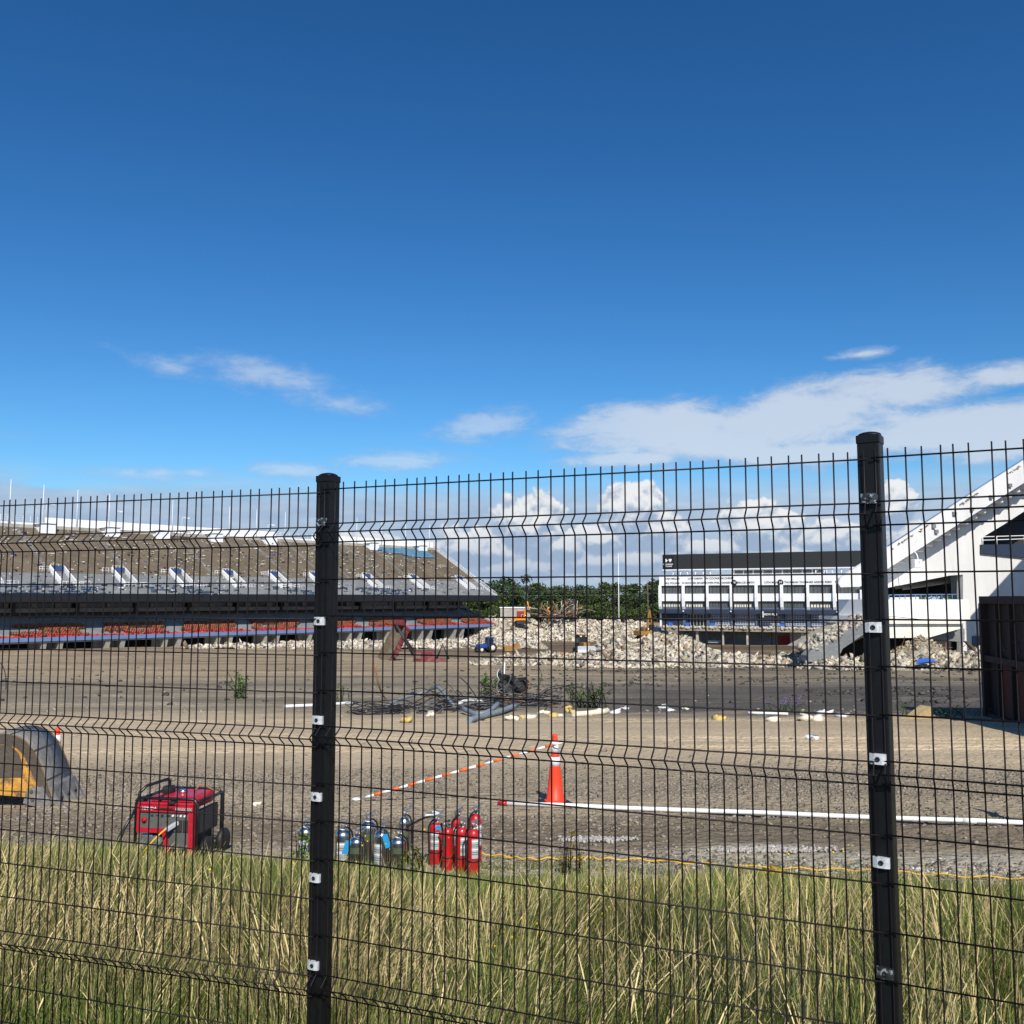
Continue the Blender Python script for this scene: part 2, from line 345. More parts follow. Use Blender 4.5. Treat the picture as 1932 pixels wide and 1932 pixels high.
mat('deck_brown', (.185, .150, .108), .95, var=.25, scale=.22, tint=False, col2=(.25, .215, .165), s2=.6, f2=(.5, .72), spec=.1)
mat('deck_grey', (.24, .25, .255), .95, var=.25, scale=.22, col2=(.30, .31, .31), s2=.7, f2=(.55, .75), spec=.1)
mat('deck_debris', (.9, .9, .9), .9, var=.1, scale=2, tint=True)
mat('white_wall', (.82, .83, .83), .8, var=.05, scale=.4, col2=(.68, .68, .66), s2=.25, f2=(.6, .8), spec=.2)
mat('white_stained', (.80, .78, .68), .85, var=.08, scale=.5, col2=(.62, .46, .24), s2=.55, f2=(.56, .75), stretch=(1, 1, .4), spec=.2)
mat('white_worn', (.68, .68, .67), .85, var=.09, scale=.3, col2=(.46, .44, .40), s2=.8, f2=(.56, .82), stretch=(1, 1, .25), spec=.2, bump=.1, bscale=2)
mat('raw_concrete', (.33, .29, .23), .95, var=.25, scale=1, bump=.6, bscale=4)
mat('grey_concrete', (.19, .20, .205), .95, var=.18, scale=.5, bump=.4, bscale=3, col2=(.28, .27, .25), s2=.6, f2=(.5, .7))
mat('pier_concrete', (.40, .38, .33), .95, var=.2, scale=.3, col2=(.26, .24, .2), s2=.4, f2=(.5, .7))
mat('band_black', (.010, .011, .014), .5, var=.2, scale=.3)
mat('band_blue', (.13, .21, .40), .6, var=.12, scale=.3)
mat('seat_red', (.42, .035, .02), .6, var=.2, scale=1, tint=True)
mat('seat_blue', (.03, .075, .20), .6, var=.3, scale=1)
mat('seat_teal', (.12, .26, .38), .6, var=.3, scale=1)
mat('board_dark', (.020, .022, .021), .6, var=.12, scale=.2, stretch=(1, 1, 12))
mat('board_sign', (.008, .010, .010), .5, var=.1, scale=.3)
mat('navy', (.022, .034, .066), .6, var=.1, scale=.3)
mat('navy_pale', (.09, .12, .18), .7, var=.1, scale=.3)
mat('letter_black', (.02, .02, .02), .7, var=.1)
mat('letter_white', (.8, .8, .8), .7, var=.05)
mat('interior_dark', (.03, .03, .03), .9, var=.4, scale=.3)  # near-black: shade of openings and undersides put into the colour
mat('red_wall', (.30, .03, .03), .8, var=.1, scale=.5)
mat('rail_blue', (.10, .20, .34), .5, var=.1)
mat('rail_white', (.75, .76, .78), .5, var=.05)
mat('bark', (.06, .045, .03), .9, var=.3, scale=3, bump=.5, bscale=10)
mat('leaf', (.060, .084, .036), .7, var=.3, scale=.15, tint=True, spec=.15)  # base lifted to put distant haze into the leaf colour
mat('weed', (.09, .15, .035), .8, var=.25, scale=6, tint=True, spec=.2)
mat('wood', (.18, .12, .08), .8, var=.3, scale=2)
mat('tarp_blue', (.03, .13, .5), .6, var=.1, scale=3)

# ------------------------------------------------------------------ ground sheet
def fenceY(X):
    X = np.asarray(X, float)
    return np.where(X < -.817, 4.22+.35*(-.817-X), np.where(X < 1.245, 4.22-.446*(X+.817), 3.3-.5*(X-1.245)))
def grassY(X, Y=9):
    s = np.asarray(X)/9.0
    return 9.30-1.55*s+.30*(vn(X, X*0, 1.1, 3)-.5)+.25*(vn(X, X*0, 3.3, 5)-.5)
PYS = np.array([1190, 1204, 1212, 1228, 1238, 1262, 1272, 1284, 1300, 1338, 1350, 1400, 1438, 1450, 1492, 1506, 1528, 1542, 1590, 1604, 1640, 1670, 1932])
LCOL = 1.92*np.array([1.05, 1, .88])*np.array([(.17, .14, .11), (.17, .14, .11), (.17, .14, .1), (.19, .155, .115), (.19, .155, .115), (.205, .165, .12), (.21, .172, .125), (.15, .13, .102), (.135, .12, .098), (.155, .135, .11), (.25, .208, .155), (.27, .225, .17), (.26, .215, .16), (.20, .168, .128), (.185, .155, .12), (.235, .198, .15), (.22, .185, .14), (.13, .108, .082), (.15, .125, .096), (.19, .168, .138), (.22, .198, .165), (.10, .09, .06), (.06, .06, .03)])
RCOL = 1.76*np.array([1.05, 1, .88])*np.array([(.17, .14, .11), (.15, .12, .09), (.105, .08, .056), (.10, .077, .054), (.14, .112, .082), (.115, .10, .08), (.165, .14, .105), (.105, .092, .078), (.062, .058, .056), (.060, .057, .055), (.25, .208, .155), (.27, .225, .17), (.26, .215, .16), (.205, .175, .135), (.18, .152, .118), (.235, .198, .15), (.20, .17, .13), (.14, .118, .09), (.13, .11, .085), (.22, .205, .175), (.25, .232, .2), (.10, .09, .06), (.06, .06, .03)])
TRK = [(11.0, .02, .10, .5, 0), (10.75, -.015, .13, .4, 1.5), (11.7, .03, .10, .6, 3), (19.5, .05, .16, .9, 2), (22.5, -.06, .18, .8, 4), (27.0, .04, .2, 1.0, 1), (36, .12, .25, 1.5, 2), (41, -.08, .3, 1.6, 5), (48, .05, .3, 1.8, 0), (55, .16, .35, 2.0, 3), (66, -.12, .4, 2.2, 1), (78, .06, .45, 2.6, 4), (90, -.05, .5, 2.8, 2), (120, .15, .7, 4, 0), (140, -.1, .8, 4, 3)]
def tracks(X, Y):      # wheel and crawler tracks crossing the lot, in pairs
    r = np.zeros(np.shape(X))
    for y0, sl, w, amp, ph in TRK:
        yc = y0+sl*X+amp*.35*np.sin(X/(5+y0*.35)+ph); gap = max(.45, w*4)
        for o in (0, gap): r = np.maximum(r, np.exp(-((Y-yc-o)/w)**2)*(.55+.45*vn(X, X*0+y0, .35, 2)))
    return r
def soil_color(X, Y):
    H = np.interp(Y, HX, HZ)
    wob = 1+.10*(fbm(X/np.maximum(Y, 1)*3, Y*.01, 1.2, 3, 2)-.5)+.05*(fbm(X, Y, .15, 3, 4)-.5)+np.clip((Y-19)/12, 0, 1)*.16*(fbm(X*.25, Y, .45, 5, 7, .7)-.5)
    py = PC+F*np.tan(np.minimum(np.arctan2(H, Y*wob), 1.0)+PITCH)
    s = X/np.maximum(Y, 1)
    m = np.clip((s+.04+.12*(Y > 135)+.25*(fbm(X, Y*2, .05, 3, 6)-.5))/.16, 0, 1)[:, None]; m = m*m*(3-2*m)
    c = np.stack([np.interp(py, PYS, LCOL[:, i]) for i in range(3)], 1)*(1-m)+np.stack([np.interp(py, PYS, RCOL[:, i]) for i in range(3)], 1)*m
    st = fbm(X*.06+Y*.01, Y, .55, 5, 1, .65); st2 = fbm(X*.12, Y, 1.9, 4, 8, .6); sp = fbm(X, Y, 2.2, 5, 3, .7)
    k = .60+.42*st+.22*st2+.20*sp
    far = np.clip((Y-22)/20, 0, 1)
    k = k*(1-far)+far*(.22+.80*st+.42*fbm(X*.03+Y*.004, Y, .22, 5, 5, .7)+.38*fbm(X*.5, Y, 1.2, 4, 4, .7))
    dk = np.clip((fbm(X*.08, Y*.7, .35, 4, 9)-.53)*7, 0, 1)*np.clip((Y-24)/10, 0, 1)*.42
    k = k*(1+.12*np.clip((py-1348)/8, 0, 1)*np.clip((1440-py)/12, 0, 1))
    tr = tracks(X, Y); k = k*(1-.30*tr*np.where(vn(X, Y, .07, 4) > .45, 1, -.55))
    pale = np.clip((fbm(X*.2, Y*1.5, .4, 4, 10)-.66)*9, 0, 1)*np.clip((Y-22)/10, 0, 1)*np.clip((90-Y)/20, 0, 1)*.5
    c = c*(k*(1-dk))[:, None]; c = c+(np.array([.25, .23, .2])-c)*pale[:, None]
    return c
def ground_bump(X, Y):
    r = 0
    near = np.clip((20-Y)/4, 0, 1)*np.clip((Y-8)/1.5, 0, 1)
    mud = np.exp(-((Y-11.1+.12*X*.3)/.8)**2)
    r = r+near*(.020*(fbm(X, Y, 5, 4, 1)-.5))+mud*.10*(fbm(X*.18, Y, 2.0, 3, 5)-.5)+mud*.035*(fbm(X, Y, 9, 3, 6)-.5)
    r = r-.045*tracks(X, Y)*np.clip((Y-10)/3, .4, 2.2)
    r = r+np.clip((Y-13)/12, 0, 1)*.10*(fbm(X*.15, Y, .5, 4, 7)-.5)*np.clip(Y/60, .4, 3)
    r = r+np.clip((Y-26)/10, 0, 1)*.20*(fbm(X*.5, Y, .9, 5, 2, .6)-.5)
    return r
ys = [-40, -20, -8, 0, 2.0]
while ys[-1] < 9000: ys.append(ys[-1]*(1.0058 if ys[-1] < 260 else 1.05)+.004)
ys = np.array(ys); sc_ = np.concatenate([[-1.0]*0, np.linspace(-.62, .62, 380)])
outer = np.array([.8, 1.2, 2, 4])
cols = np.concatenate([-outer[::-1], sc_, outer]); nC = len(cols); nR = len(ys)
YY = np.repeat(ys, nC).reshape(nR, nC); SS = np.tile(cols, nR).reshape(nR, nC)
XX = np.where(np.abs(SS) > .7, SS*np.maximum(YY, 1)+np.sign(SS)*(np.abs(SS)*40), SS*np.maximum(YY, 1.5))
ZZ = EYE-np.interp(YY, HX, HZ)+ground_bump(XX, YY)
V = np.stack([XX.ravel(), YY.ravel(), ZZ.ravel()], 1)
idx = np.arange(nR*nC).reshape(nR, nC); Fq = np.stack([idx[:-1, :-1].ravel(), idx[:-1, 1:].ravel(), idx[1:, 1:].ravel(), idx[1:, :-1].ravel()], 1)
g = part('ground', npmesh('ground', V, Fq, 'soil', soil_color(XX.ravel(), YY.ravel()), True)); g['kind'] = 'structure'

# ------------------------------------------------------------------ loose stones on the dirt
def stones(n, ylo, yhi, smin, smax, dens, name, col, pw=2.2):
    Y = RNG.uniform(ylo, yhi, n*3); X = RNG.uniform(-.6, .6, n*3)*Y
    keep = RNG.random(n*3) < dens(X, Y); X = X[keep][:n]; Y = Y[keep][:n]; n = len(X)
    s = smin+(smax-smin)*RNG.random(n)**pw
    Z = EYE-np.interp(Y, HX, HZ)+ground_bump(X, Y)+s*.12
    P = np.stack([X, Y, Z], 1); S = np.stack([s, s*RNG.uniform(.6, 1, n), s*RNG.uniform(.35, .6, n)], 1)
    Vv, Ff = chunks(P, S, .5, .22); c = pertint(col, n, 8, .38, .03)
    o = part(name, npmesh(name, Vv, Ff, 'gravel_stone', c)); o['kind'] = 'stuff'; return o
def dens1(X, Y):
    b = np.exp(-((Y-15.0)/1.5)**2)*1.0+np.exp(-((Y-12.1)/.7)**2)*.5+np.exp(-((Y-9.9+.15*X)/.45)**2)*.9+.05
    return b*(.35+.9*np.clip((fbm(X, Y, .9, 3, 2)-.35)*3, 0, 1))*(Y > grassY(X)-.2)
stones(26000, 8.4, 19, .010, .050, dens1, 'gravel', (.27, .235, .185))
stones(1500, 8.6, 12, .012, .05, lambda X, Y: (np.exp(-((Y-9.95+.16*X)/.35)**2))*(Y > grassY(X))*np.clip(.3+X*.2, .06, 1), 'pale_gravel', (.50, .47, .42))
stones(2600, 19, 60, .015, .11, lambda X, Y: .02+.8*np.exp(-((Y-31.0)/1.8)**2)*(fbm(X, Y, .4, 3, 3) > .45)+.06*(fbm(X, Y, .2, 3, 3) > .58), 'scattered_stones', (.34, .30, .24), 3.5)
stones(1800, 60, 175, .06, .35, lambda X, Y: .04+.35*(fbm(X, Y*2, .06, 3, 3) > .6), 'scattered_clods', (.22, .185, .14), 3.5)
stones(6000, 36, 98, .03, .26, lambda X, Y: np.where((Y < 62) | (Y > 82), 1, .25)*np.clip((X/Y+.12)*4, .05, 1)*np.clip((fbm(X, Y, .25, 3, 6)-.4)*6, 0, 1), 'dark_clods', (.085, .078, .072), 3)

# ------------------------------------------------------------------ grass: dry stalks with seed heads, green blades, low leafy weeds
def blades(n, hfun, wid, tan, name, seg=4, head=False, lean=.35, Xc=None, Yc=None):
    if Xc is None:
        Y = np.sqrt(RNG.uniform(3.2**2, 10.4**2, int(n*1.6))); X = RNG.uniform(-1, 1, len(Y))*(.66*Y+.6)
        k = (Y > fenceY(X)+.12) & (Y < grassY(X)); X = X[k][:n]; Y = Y[k][:n]
    else: X, Y = Xc, Yc
    n = len(X); h = hfun(X, Y)*(RNG.uniform(.28, 1.12, n) if head else RNG.uniform(.6, 1.15, n)); ok = h > .02; X, Y, h = X[ok], Y[ok], h[ok]; n = len(X)
    Z = EYE-np.interp(Y, HX, HZ)-.01
    az = 2*math.pi*vn(X, Y, 1.1, 9)*1.6+RNG.normal(0, .8, n); le = lean*RNG.random(n)**.8*h; wx, wy = .10*h, .02*h       # a little combed by the wind
    t = np.linspace(0, 1, seg+1)
    cx = X[:, None]+(np.cos(az)*le+wx)[:, None]*t**2; cy = Y[:, None]+(np.sin(az)*le+wy)[:, None]*t**2; cz = Z[:, None]+h[:, None]*(t-.16*(le/h)[:, None]*t**3)
    w0 = wid*RNG.uniform(.7, 1.3, n)
    if head: prof = np.where(t < .66, .40, np.where(t < .97, 1.65, .3))
    else: prof = 1-.93*t**1.6
    fa = RNG.uniform(0, math.pi, n); wx_ = np.cos(fa)[:, None]*w0[:, None]*prof/2; wy_ = np.sin(fa)[:, None]*w0[:, None]*prof/2
    A = np.stack([cx-wx_, cy-wy_, cz], 2); B = np.stack([cx+wx_, cy+wy_, cz], 2)
    Vv = np.stack([A, B], 2).reshape(-1, 3); m = 2*(seg+1)
    q = np.array([(2*i, 2*i+1, 2*i+3, 2*i+2) for i in range(seg)]); Ff = (q[None]+(np.arange(n)*m)[:, None, None]).reshape(-1, 4)
    c = tan(X, Y, n); o = part(name, npmesh(name, Vv, Ff, 'blade', np.repeat(c, m, axis=0))); o['kind'] = 'stuff'; return o
YT = ([-.6, -.45, -.30, -.20, -.12, 0, .2, .35, .6], [1588, 1590, 1604, 1612, 1632, 1652, 1645, 1652, 1668])
def cap(X, Y):        # how tall the stand of grass has grown: it thins out and gets lower towards the dirt
    ytop = np.interp(X/Y, *YT)+34*(fbm(X, Y*.3, 1.6, 3, 8)-.5)-22*np.clip(vn(X*2.2, Y*2.2, 3.1, 6)-.72, 0, 1)*3
    return np.clip(np.interp(Y, HX, HZ)-Y*np.tan(np.arctan((ytop-PC)/F)-PITCH), .035, .72)
def edge(X, Y): return np.clip((grassY(X)-Y)/1.3, .0, 1)
def lush(X, Y): return np.exp(-((X+.55)/1.0)**2-((Y-8.3)/1.4)**2)      # the shorter green patch in front of the extinguishers
def hdry(X, Y): return np.minimum(.66*(.75+.5*fbm(X, Y, .8, 3, 2)), cap(X, Y)*1.02)*(1-.3*lush(X, Y))*np.where(vn(X, Y, 1.3, 7)+.45*vn(X, Y, 4.5, 2)+.12*(X > .2)-.6*lush(X, Y)+.4*(Y < 5.6)-.45*(vn(X, Y, .55, 6) > .56) > .50, 1, np.where(RNG.random(len(X)) < .3, .8, 0))
def low(X, Y): return 1-.62*np.clip((6.9-Y)/1.2, 0, 1)*np.clip((.2-X)/1.0, 0, 1)     # trampled, drier strip along the fence on the left
def hgreen(X, Y): return np.minimum(.40*(.6+.8*fbm(X, Y, .9, 3, 4)), cap(X, Y)*.8)*low(X, Y)
def cdry(X, Y, n):
    g_ = RNG.random(n)[:, None]; c = np.array([.80, .63, .33])*(1-g_)+np.array([.46, .37, .15])*g_
    gr = (RNG.random(n) < .22)[:, None]; c = np.where(gr, np.array([.26, .30, .08]), c); return c*RNG.uniform(.55, 1.25, (n, 1))
def cgreen(X, Y, n):
    m = np.clip((fbm(X, Y, .7, 3, 5)-.4)*4, 0, 1)[:, None]*.6+RNG.random(n)[:, None]*.4
    c = np.array([.070, .112, .020])*(1-m)+np.array([.17, .22, .045])*m; dry = (RNG.random(n) < .16)[:, None]
    return np.where(dry, np.array([.26, .22, .09]), c)*RNG.uniform(.65, 1.3, (n, 1))
blades(116000, hgreen, .0038, cgreen, 'green_grass', 3, False, .9)
blades(27000, hdry, .0030, cdry, 'dry_grass', 7, True, .5)
blades(11000, lambda X, Y: np.where(Y < 7.0, 1, 0)*hdry(X, Y)*.95, .0030, cdry, 'near_dry_grass', 7, True, .6)
blades(44000, lambda X, Y: np.minimum(.58, cap(X, Y)*.95)*(.6+.8*fbm(X, Y, .9, 3, 4))*low(X, Y), .0032, lambda X, Y, n: np.array([.15, .225, .038])*RNG.uniform(.45, 1.3, (n, 1)), 'tall_green_grass', 5, False, .8)
blades(9000, lambda X, Y: (.05+.08*edge(X, Y))+0*X, .012, lambda X, Y, n: np.where(RNG.random((n, 1)) < .45, np.array([.36, .30, .14]), np.array([.09, .15, .028]))*RNG.uniform(.6, 1.5, (n, 1)), 'low_weeds', 2, False, 1.2)
blades(17000, lambda X, Y: np.where(Y < 7.1, .42, 0)*(.5+vn(X, Y, 1.5, 3)), .0030, cdry, 'short_dry_grass', 6, True, .5)
# ragged tufts along the edge of the dirt
xe = RNG.uniform(-6.5, 5.5, 4200); ye = grassY(xe)+np.abs(RNG.normal(0, .14, 4200))*(vn(xe, xe*0, 2.0, 2) > .45)
blades(0, lambda X, Y: .05+.10*RNG.random(len(X)), .006, cgreen, 'edge_grass', 3, False, .9, xe, ye)
def dots(n, name, fn, s, col):
    P = np.array([fn() for _ in range(n)]); Vv, Ff = chunks(P, np.ones((n, 3))*s*RNG.uniform(.6, 1.2, (n, 1)), math.pi, .1)
    o = part(name, npmesh(name, Vv, Ff, 'blade', pertint(col, n, 8, .15, .02))); o['kind'] = 'stuff'
def fl():
    cx_, cy_, sp = random.choice([(1.25, 5.6, .35), (1.0, 6.1, .4), (-2.4, 7.5, .4), (.5, 6.7, .5), (1.9, 6.4, .4), (-1.2, 8.6, .3), (2.6, 8.2, .3), (.1, 5.6, .2)])
    X = random.gauss(cx_, sp); Y = random.gauss(cy_, sp); return (X, Y, gz(Y)+random.uniform(.2, .42))
dots(90, 'yellow_flowers', fl, .014, (.85, .55, .02))

# ------------------------------------------------------------------ the fence
WR = .0030
LP = Vector((at(619.5, 900, 4.22).x, 4.22, 0)); RP = Vector((at(1641, 830, 3.30).x, 3.30, 0))
zL = lambda py: at(620, py, 4.16).z
rails = [923, 988, 1007, 1023, 1093, 1162, 1231, 1302, 1370, 1389, 1404, 1478, 1548, 1620, 1692, 1764, 1842, 1861, 1878]
RZ = [at(644, y, 4.16).z for y in rails]
tips = {2: 1, 9: 1, 17: 1}
RZ[16:19] = [at(644, 1838, 4.16).z]*3; RZ[18] -= .082
for i_ in (2, 9, 17): RZ[i_] = (RZ[i_-1]+RZ[i_+1])/2
RZ += [RZ[-1]-.165, max(.06, RZ[-1]-.33)]
ftop = RZ[0]+.030; TIP = .043
fence = thing('mesh_fence', 'tall black welded wire fence with square posts in front of the whole site', 'fence', (LP.x, LP.y, 0))
def vpath():
    p = [(0, 0, ftop)]
    for i, z in enumerate(RZ):
        if i in tips:
            zt, zb = RZ[i-1], RZ[i+1]
            p += [(0, 0, zt+.004), (0, -.004, zt-.006), (0, -TIP+.006, z+.007), (0, -TIP, z), (0, -TIP+.006, z-.007), (0, -.004, zb+.006), (0, 0, zb-.004)]
    p += [(0, 0, .03)]; return p
wire_me = MB().tube(vpath(), WR, 6).mesh('vertical_wire', 'wire_black')
def panel(A, B, n, dz=0.0, off=.046):
    d = (B-A); Lh = d.length; u = d.normalized(); rz = math.atan2(u.y, u.x); v = Vector((-u.y, u.x, 0)); st = Lh/n
    base = A-v*off-fence.location
    for i in range(n+1):
        p = base+u*(st*i); o = part('vertical_wire', wire_me, None, fence, (p.x+random.gauss(0, .0006), p.y, dz), (random.gauss(0, .0016), random.gauss(0, .0016), rz))
    hm = MB().tube([(-.012, 0, 0), (Lh/2, 0, 0), (Lh+.012, 0, 0)], WR, 6).mesh('horizontal_wire', 'wire_black')
    for i, z in enumerate(RZ):
        q = base-v*(TIP+.0045 if i in tips else .0045)
        part('horizontal_wire', hm, None, fence, (q.x, q.y, z+dz), (0, 0, rz))
uM = (RP-LP).normalized()
dL = Vector((-.945, .326, 0)).normalized(); dR = Vector((.889, -.459, 0)).normalized()
panel(LP+uM*.017, RP-uM*.020, 44)
panel(LP+dL*(.018+.0503*45), LP+dL*.018, 45, -.014)
RP2 = RP+dR*(.019+.0503*44+.018)
panel(RP+dR*.019, RP2-dR*.018, 44, .004)
def fpost(P, rz, ztop, clamps, dark):
    s = .037; p = part('post', MB().bbox(-s, s, -s, s, -.3, ztop-.02, .004), 'fence_black', fence, P-fence.location, (0, 0, rz))
    c = MB().bbox(-s-.0025, s+.0025, -s-.0025, s+.0025, ztop-.035, ztop-.006, .003)
    bm = bmesh.new(); bmesh.ops.create_uvsphere(bm, u_segments=20, v_segments=10, radius=1)
    vs = [(max(-.97, min(.97, v.co.x*1.18))*(s+.001), max(-.97, min(.97, v.co.y*1.18))*(s+.001), ztop-.008+max(0, v.co.z)*.017) for v in bm.verts]
    c.add(vs, [[v.index for v in f.verts] for f in bm.faces], 0, True); bm.free()
    part('cap', c, 'fence_black', p)
    for k, z in enumerate(clamps):
        m = MB(); w, h, y0 = .0265, .0175, -s
        pts = [(-w, y0-.002), (-w, y0-.0125), (-.012, y0-.0175), (.012, y0-.0175), (w, y0-.0125), (w, y0-.002)]
        n = len(pts); vs = [(x, y, z-h) for x, y in pts]+[(x, y, z+h) for x, y in pts]
        m.add(vs, [tuple(range(n))[::-1], tuple(range(n, 2*n))]+[(i, (i+1) % n, (i+1) % n+n, i+n) for i in range(n)])
        R = Matrix.Translation((0, y0-.0175, z)) @ Matrix.Rotation(math.pi/2, 4, 'X')
        m.lathe([(.0085, -.001), (.0085, .0022), (.0045, .0024), (.0045, .0008)], 12, (0, 0, 0), 1, R)
        part('clamp', m, ['galvanised_dark' if k in dark else 'galvanised', 'rubber'], p, (0, 0, 0))
zat = lambda px, py, Y: at(px, py, Y).z
fpost(LP, -math.radians(26), zat(620, 895, 4.2), [zat(606, y, 4.15) for y in (984, 1172, 1360, 1506, 1660, 1826)], {0})
fpost(RP, -math.radians(32), zat(1641, 818, 3.28), [zat(1640, y, 3.23) for y in (939, 1184, 1435, 1632, 1843)], {0, 4})
fpost(RP2, -math.radians(28), zat(1641, 818, 3.28), [zat(1640, y, 3.23) for y in (939, 1184, 1435, 1632, 1843)], {0})
# ------------------------------------------------------------------ left grandstand
U1 = Vector((.648, .762, 0)); S0 = Vector((-5, 304, 0))-U1*165
SF = Frame(S0, (.648, .762)); LEN = 165
GS = thing('grandstand', 'long two tier concrete grandstand on the left, stripped of most seats, white rim wall', 'grandstand', S0, SF.rot)
H0 = EYE
NR_, D1, Z0, Z1 = 36, 28.5, EYE+1.0, EYE+17.3
X0 = -30
def steps(n, d0, d1, z0, z1, lo, hi, x0, x1):
    mb = MB(); t = (d1-d0)/n; r = (z1-z0)/n
    for i in range(lo, hi): mb.box(x0, x1, d0+i*t, d0+(i+1)*t, z0+i*r-.9, z0+i*r)
    return mb
part('lower_rows', steps(NR_, 0, D1, Z0, Z1, 0, 11, X0, LEN), 'deck_grey', GS)
part('upper_rows', steps(NR_, 0, D1, Z0, Z1, 11, NR_, X0, LEN), 'deck_brown', GS)
upz = lambda d: Z0+(Z1-Z0)*d/D1
part('front_band', MB().box(X0, LEN+.4, -.25, .25, EYE-.6, EYE+1.15), 'band_black', GS)
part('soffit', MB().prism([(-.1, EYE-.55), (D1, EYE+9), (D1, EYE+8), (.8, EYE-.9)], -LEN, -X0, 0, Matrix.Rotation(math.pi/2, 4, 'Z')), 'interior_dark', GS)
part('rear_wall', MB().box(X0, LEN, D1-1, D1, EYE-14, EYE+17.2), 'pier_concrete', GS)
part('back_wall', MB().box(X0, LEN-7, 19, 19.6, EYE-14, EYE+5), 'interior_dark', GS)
# suites hanging under the upper deck: a pale sill band with dark glass bays and columns
part('suite_sill', MB().box(X0, LEN-4, 9, 9.4, EYE-2.9, EYE-2.0), 'deck_grey', GS)
sg = part('suite_glass', MB().box(X0, LEN-5, 9.8, 10, EYE-2.0, EYE-.4), 'glass_dark', GS)
cb = MB().box(-.35, .35, 8.6, 9.7, -3.1, 2.6).mesh('suite_column', 'band_black'); fr = MB().box(-.9, .9, 9.5, 9.7, -1.9, -.9).mesh('suite_screen', 'deck_grey')
for i in range(14): part('suite_column', cb, None, GS, (LEN-8-i*13.5, 0, EYE))
for i in range(34): part('suite_screen', fr, None, sg, (LEN-9-i*5.4+random.uniform(-.8, .8), 0, EYE), None, (random.uniform(.4, 1), 1, 1))
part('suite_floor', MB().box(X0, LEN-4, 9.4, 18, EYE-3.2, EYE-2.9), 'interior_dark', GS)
# lower deck
ZL0, ZL1, DL = EYE-7.95, EYE-1.9, 18
part('seating_steps', steps(22, 0, DL, ZL0, ZL1, 0, 22, X0, LEN-.3), 'deck_grey', GS)
part('blue_fascia', MB().box(X0, LEN, -.3, .05, EYE-8.65, EYE-7.8), 'band_blue', GS)
part('deck_underside', MB().box(X0, LEN, .1, 8, EYE-9.0, EYE-8.7), 'pier_concrete', GS)
part('end_raker', MB().prism([(0, EYE-9.2), (0, EYE-7.7), (DL, ZL1+.6), (DL, EYE-14), (10, EYE-14)], -.8, .1, 0, Matrix.Translation((LEN, 0, 0)) @ Matrix.Rotation(math.pi/2, 4, 'Z')), 'pier_concrete', GS)
pm = MB().prism([(.15, -8.95), (2.0, -14.5), (6, -14.5), (6, -8.95)], -.5, .5, 0, Matrix.Rotation(math.pi/2, 4, 'Z')).mesh('pier', 'pier_concrete')
wm_ = MB().box(-3.0, 0, 3.2, 3.5, -14.5, -8.95).mesh('infill_wall', 'pier_concrete')
for i in range(13):
    x = LEN-1.2-i*13.55; part('pier', pm, None, GS, (x, 0, EYE)); part('pier', pm, None, GS, (x-3.4, 0, EYE))
    part('infill_wall', wm_, None, GS, (x, 0, EYE)); part('infill_wall', wm_, None, GS, (x-3.6, 0, EYE), None, (.55, 1, 1))
part('dark_backing', MB().box(X0, LEN-6, 6, 6.5, EYE-14.5, EYE-8.95), 'interior_dark', GS)  # dark sheet, paints the shade in the openings between the piers
# stadium seats on the lower deck: rusty brackets and red pads, in blocks between bare steps
def seatmb():
    m = MB(); m.box(-.22, .22, -.42, -.02, .36, .44); m.box(-.22, .22, -.05, .03, .44, .86); m.box(-.05, .05, -.2, -.1, 0, .36); return m
seat0 = seatmb(); sv = np.array(seat0.v); sf = np.array(seat0.f)
tread, rise = DL/22, (ZL1-ZL0)/22
allseats = []
for r in range(8):
    x = -4.0
    while x < LEN-2:
        blk = (x+1.5*math.sin(r*.8)) % 19.0; bn = vn(np.array([x*.12]), np.array([r*.35]), 1.0, 3)[0]
        on = 1.2 < blk < 15.5 and bn > .30 and (r > 0 or bn > .45)
        if on and random.random() < .93: allseats.append((x, (r+.75)*tread, ZL0+r*rise, r))
        x += .56
near = [s for s in allseats if s[3] < 4 and 15 < s[0]][:300]; nset = set(near)
sm_rust = {}
for k, c in enumerate([(.62, 2.6, 1.5), (.45, 1.8, 1.1), (.95, .8, 1.2), (.80, 1.6, 1.4)]):
    me = npmesh('seat', sv, sf, 'seat_red', np.tile(np.array([c]), (len(sv), 1))); sm_rust[k] = me
pick = lambda r: random.choice([2, 2, 2, 1]) if r == 0 else random.choice([0, 0, 1, 3])
for s in near: part('seat', sm_rust[pick(s[3])], None, GS, s[:3], (random.gauss(0, .12), 0, random.gauss(0, .12)))
rest = np.array([s[:3] for s in allseats if s not in nset]); n = len(rest)
Vs = (sv[None]+rest[:, None, :]).reshape(-1, 3); Fs = (sf[None]+(np.arange(n)*len(sv))[:, None, None]).reshape(-1, 4)
ct = np.array([[(.62, 2.6, 1.5), (.45, 1.8, 1.1), (.95, .8, 1.2), (.80, 1.6, 1.4)][pick(round(s[1]/tread-.75))] for s in rest])
part('far_seats', npmesh('far_seats', Vs, Fs, 'seat_red', np.repeat(ct*RNG.uniform(.7, 1.2, (n, 1)), len(sv), axis=0)), None, GS, kind='stuff')
n = 900; P = np.stack([RNG.uniform(0, LEN, n), RNG.uniform(.1, 1.1, n), np.full(n, ZL0+.25)], 1)
Vs, Fs = chunks(P, np.stack([RNG.uniform(.3, .7, n), np.full(n, .4), np.full(n, .25)], 1), .6)
part('fallen_pads', npmesh('fallen_pads', Vs, Fs, 'seat_red', pertint((1.3, .9, 1.1), n, 8, .3)), None, GS, kind='stuff')
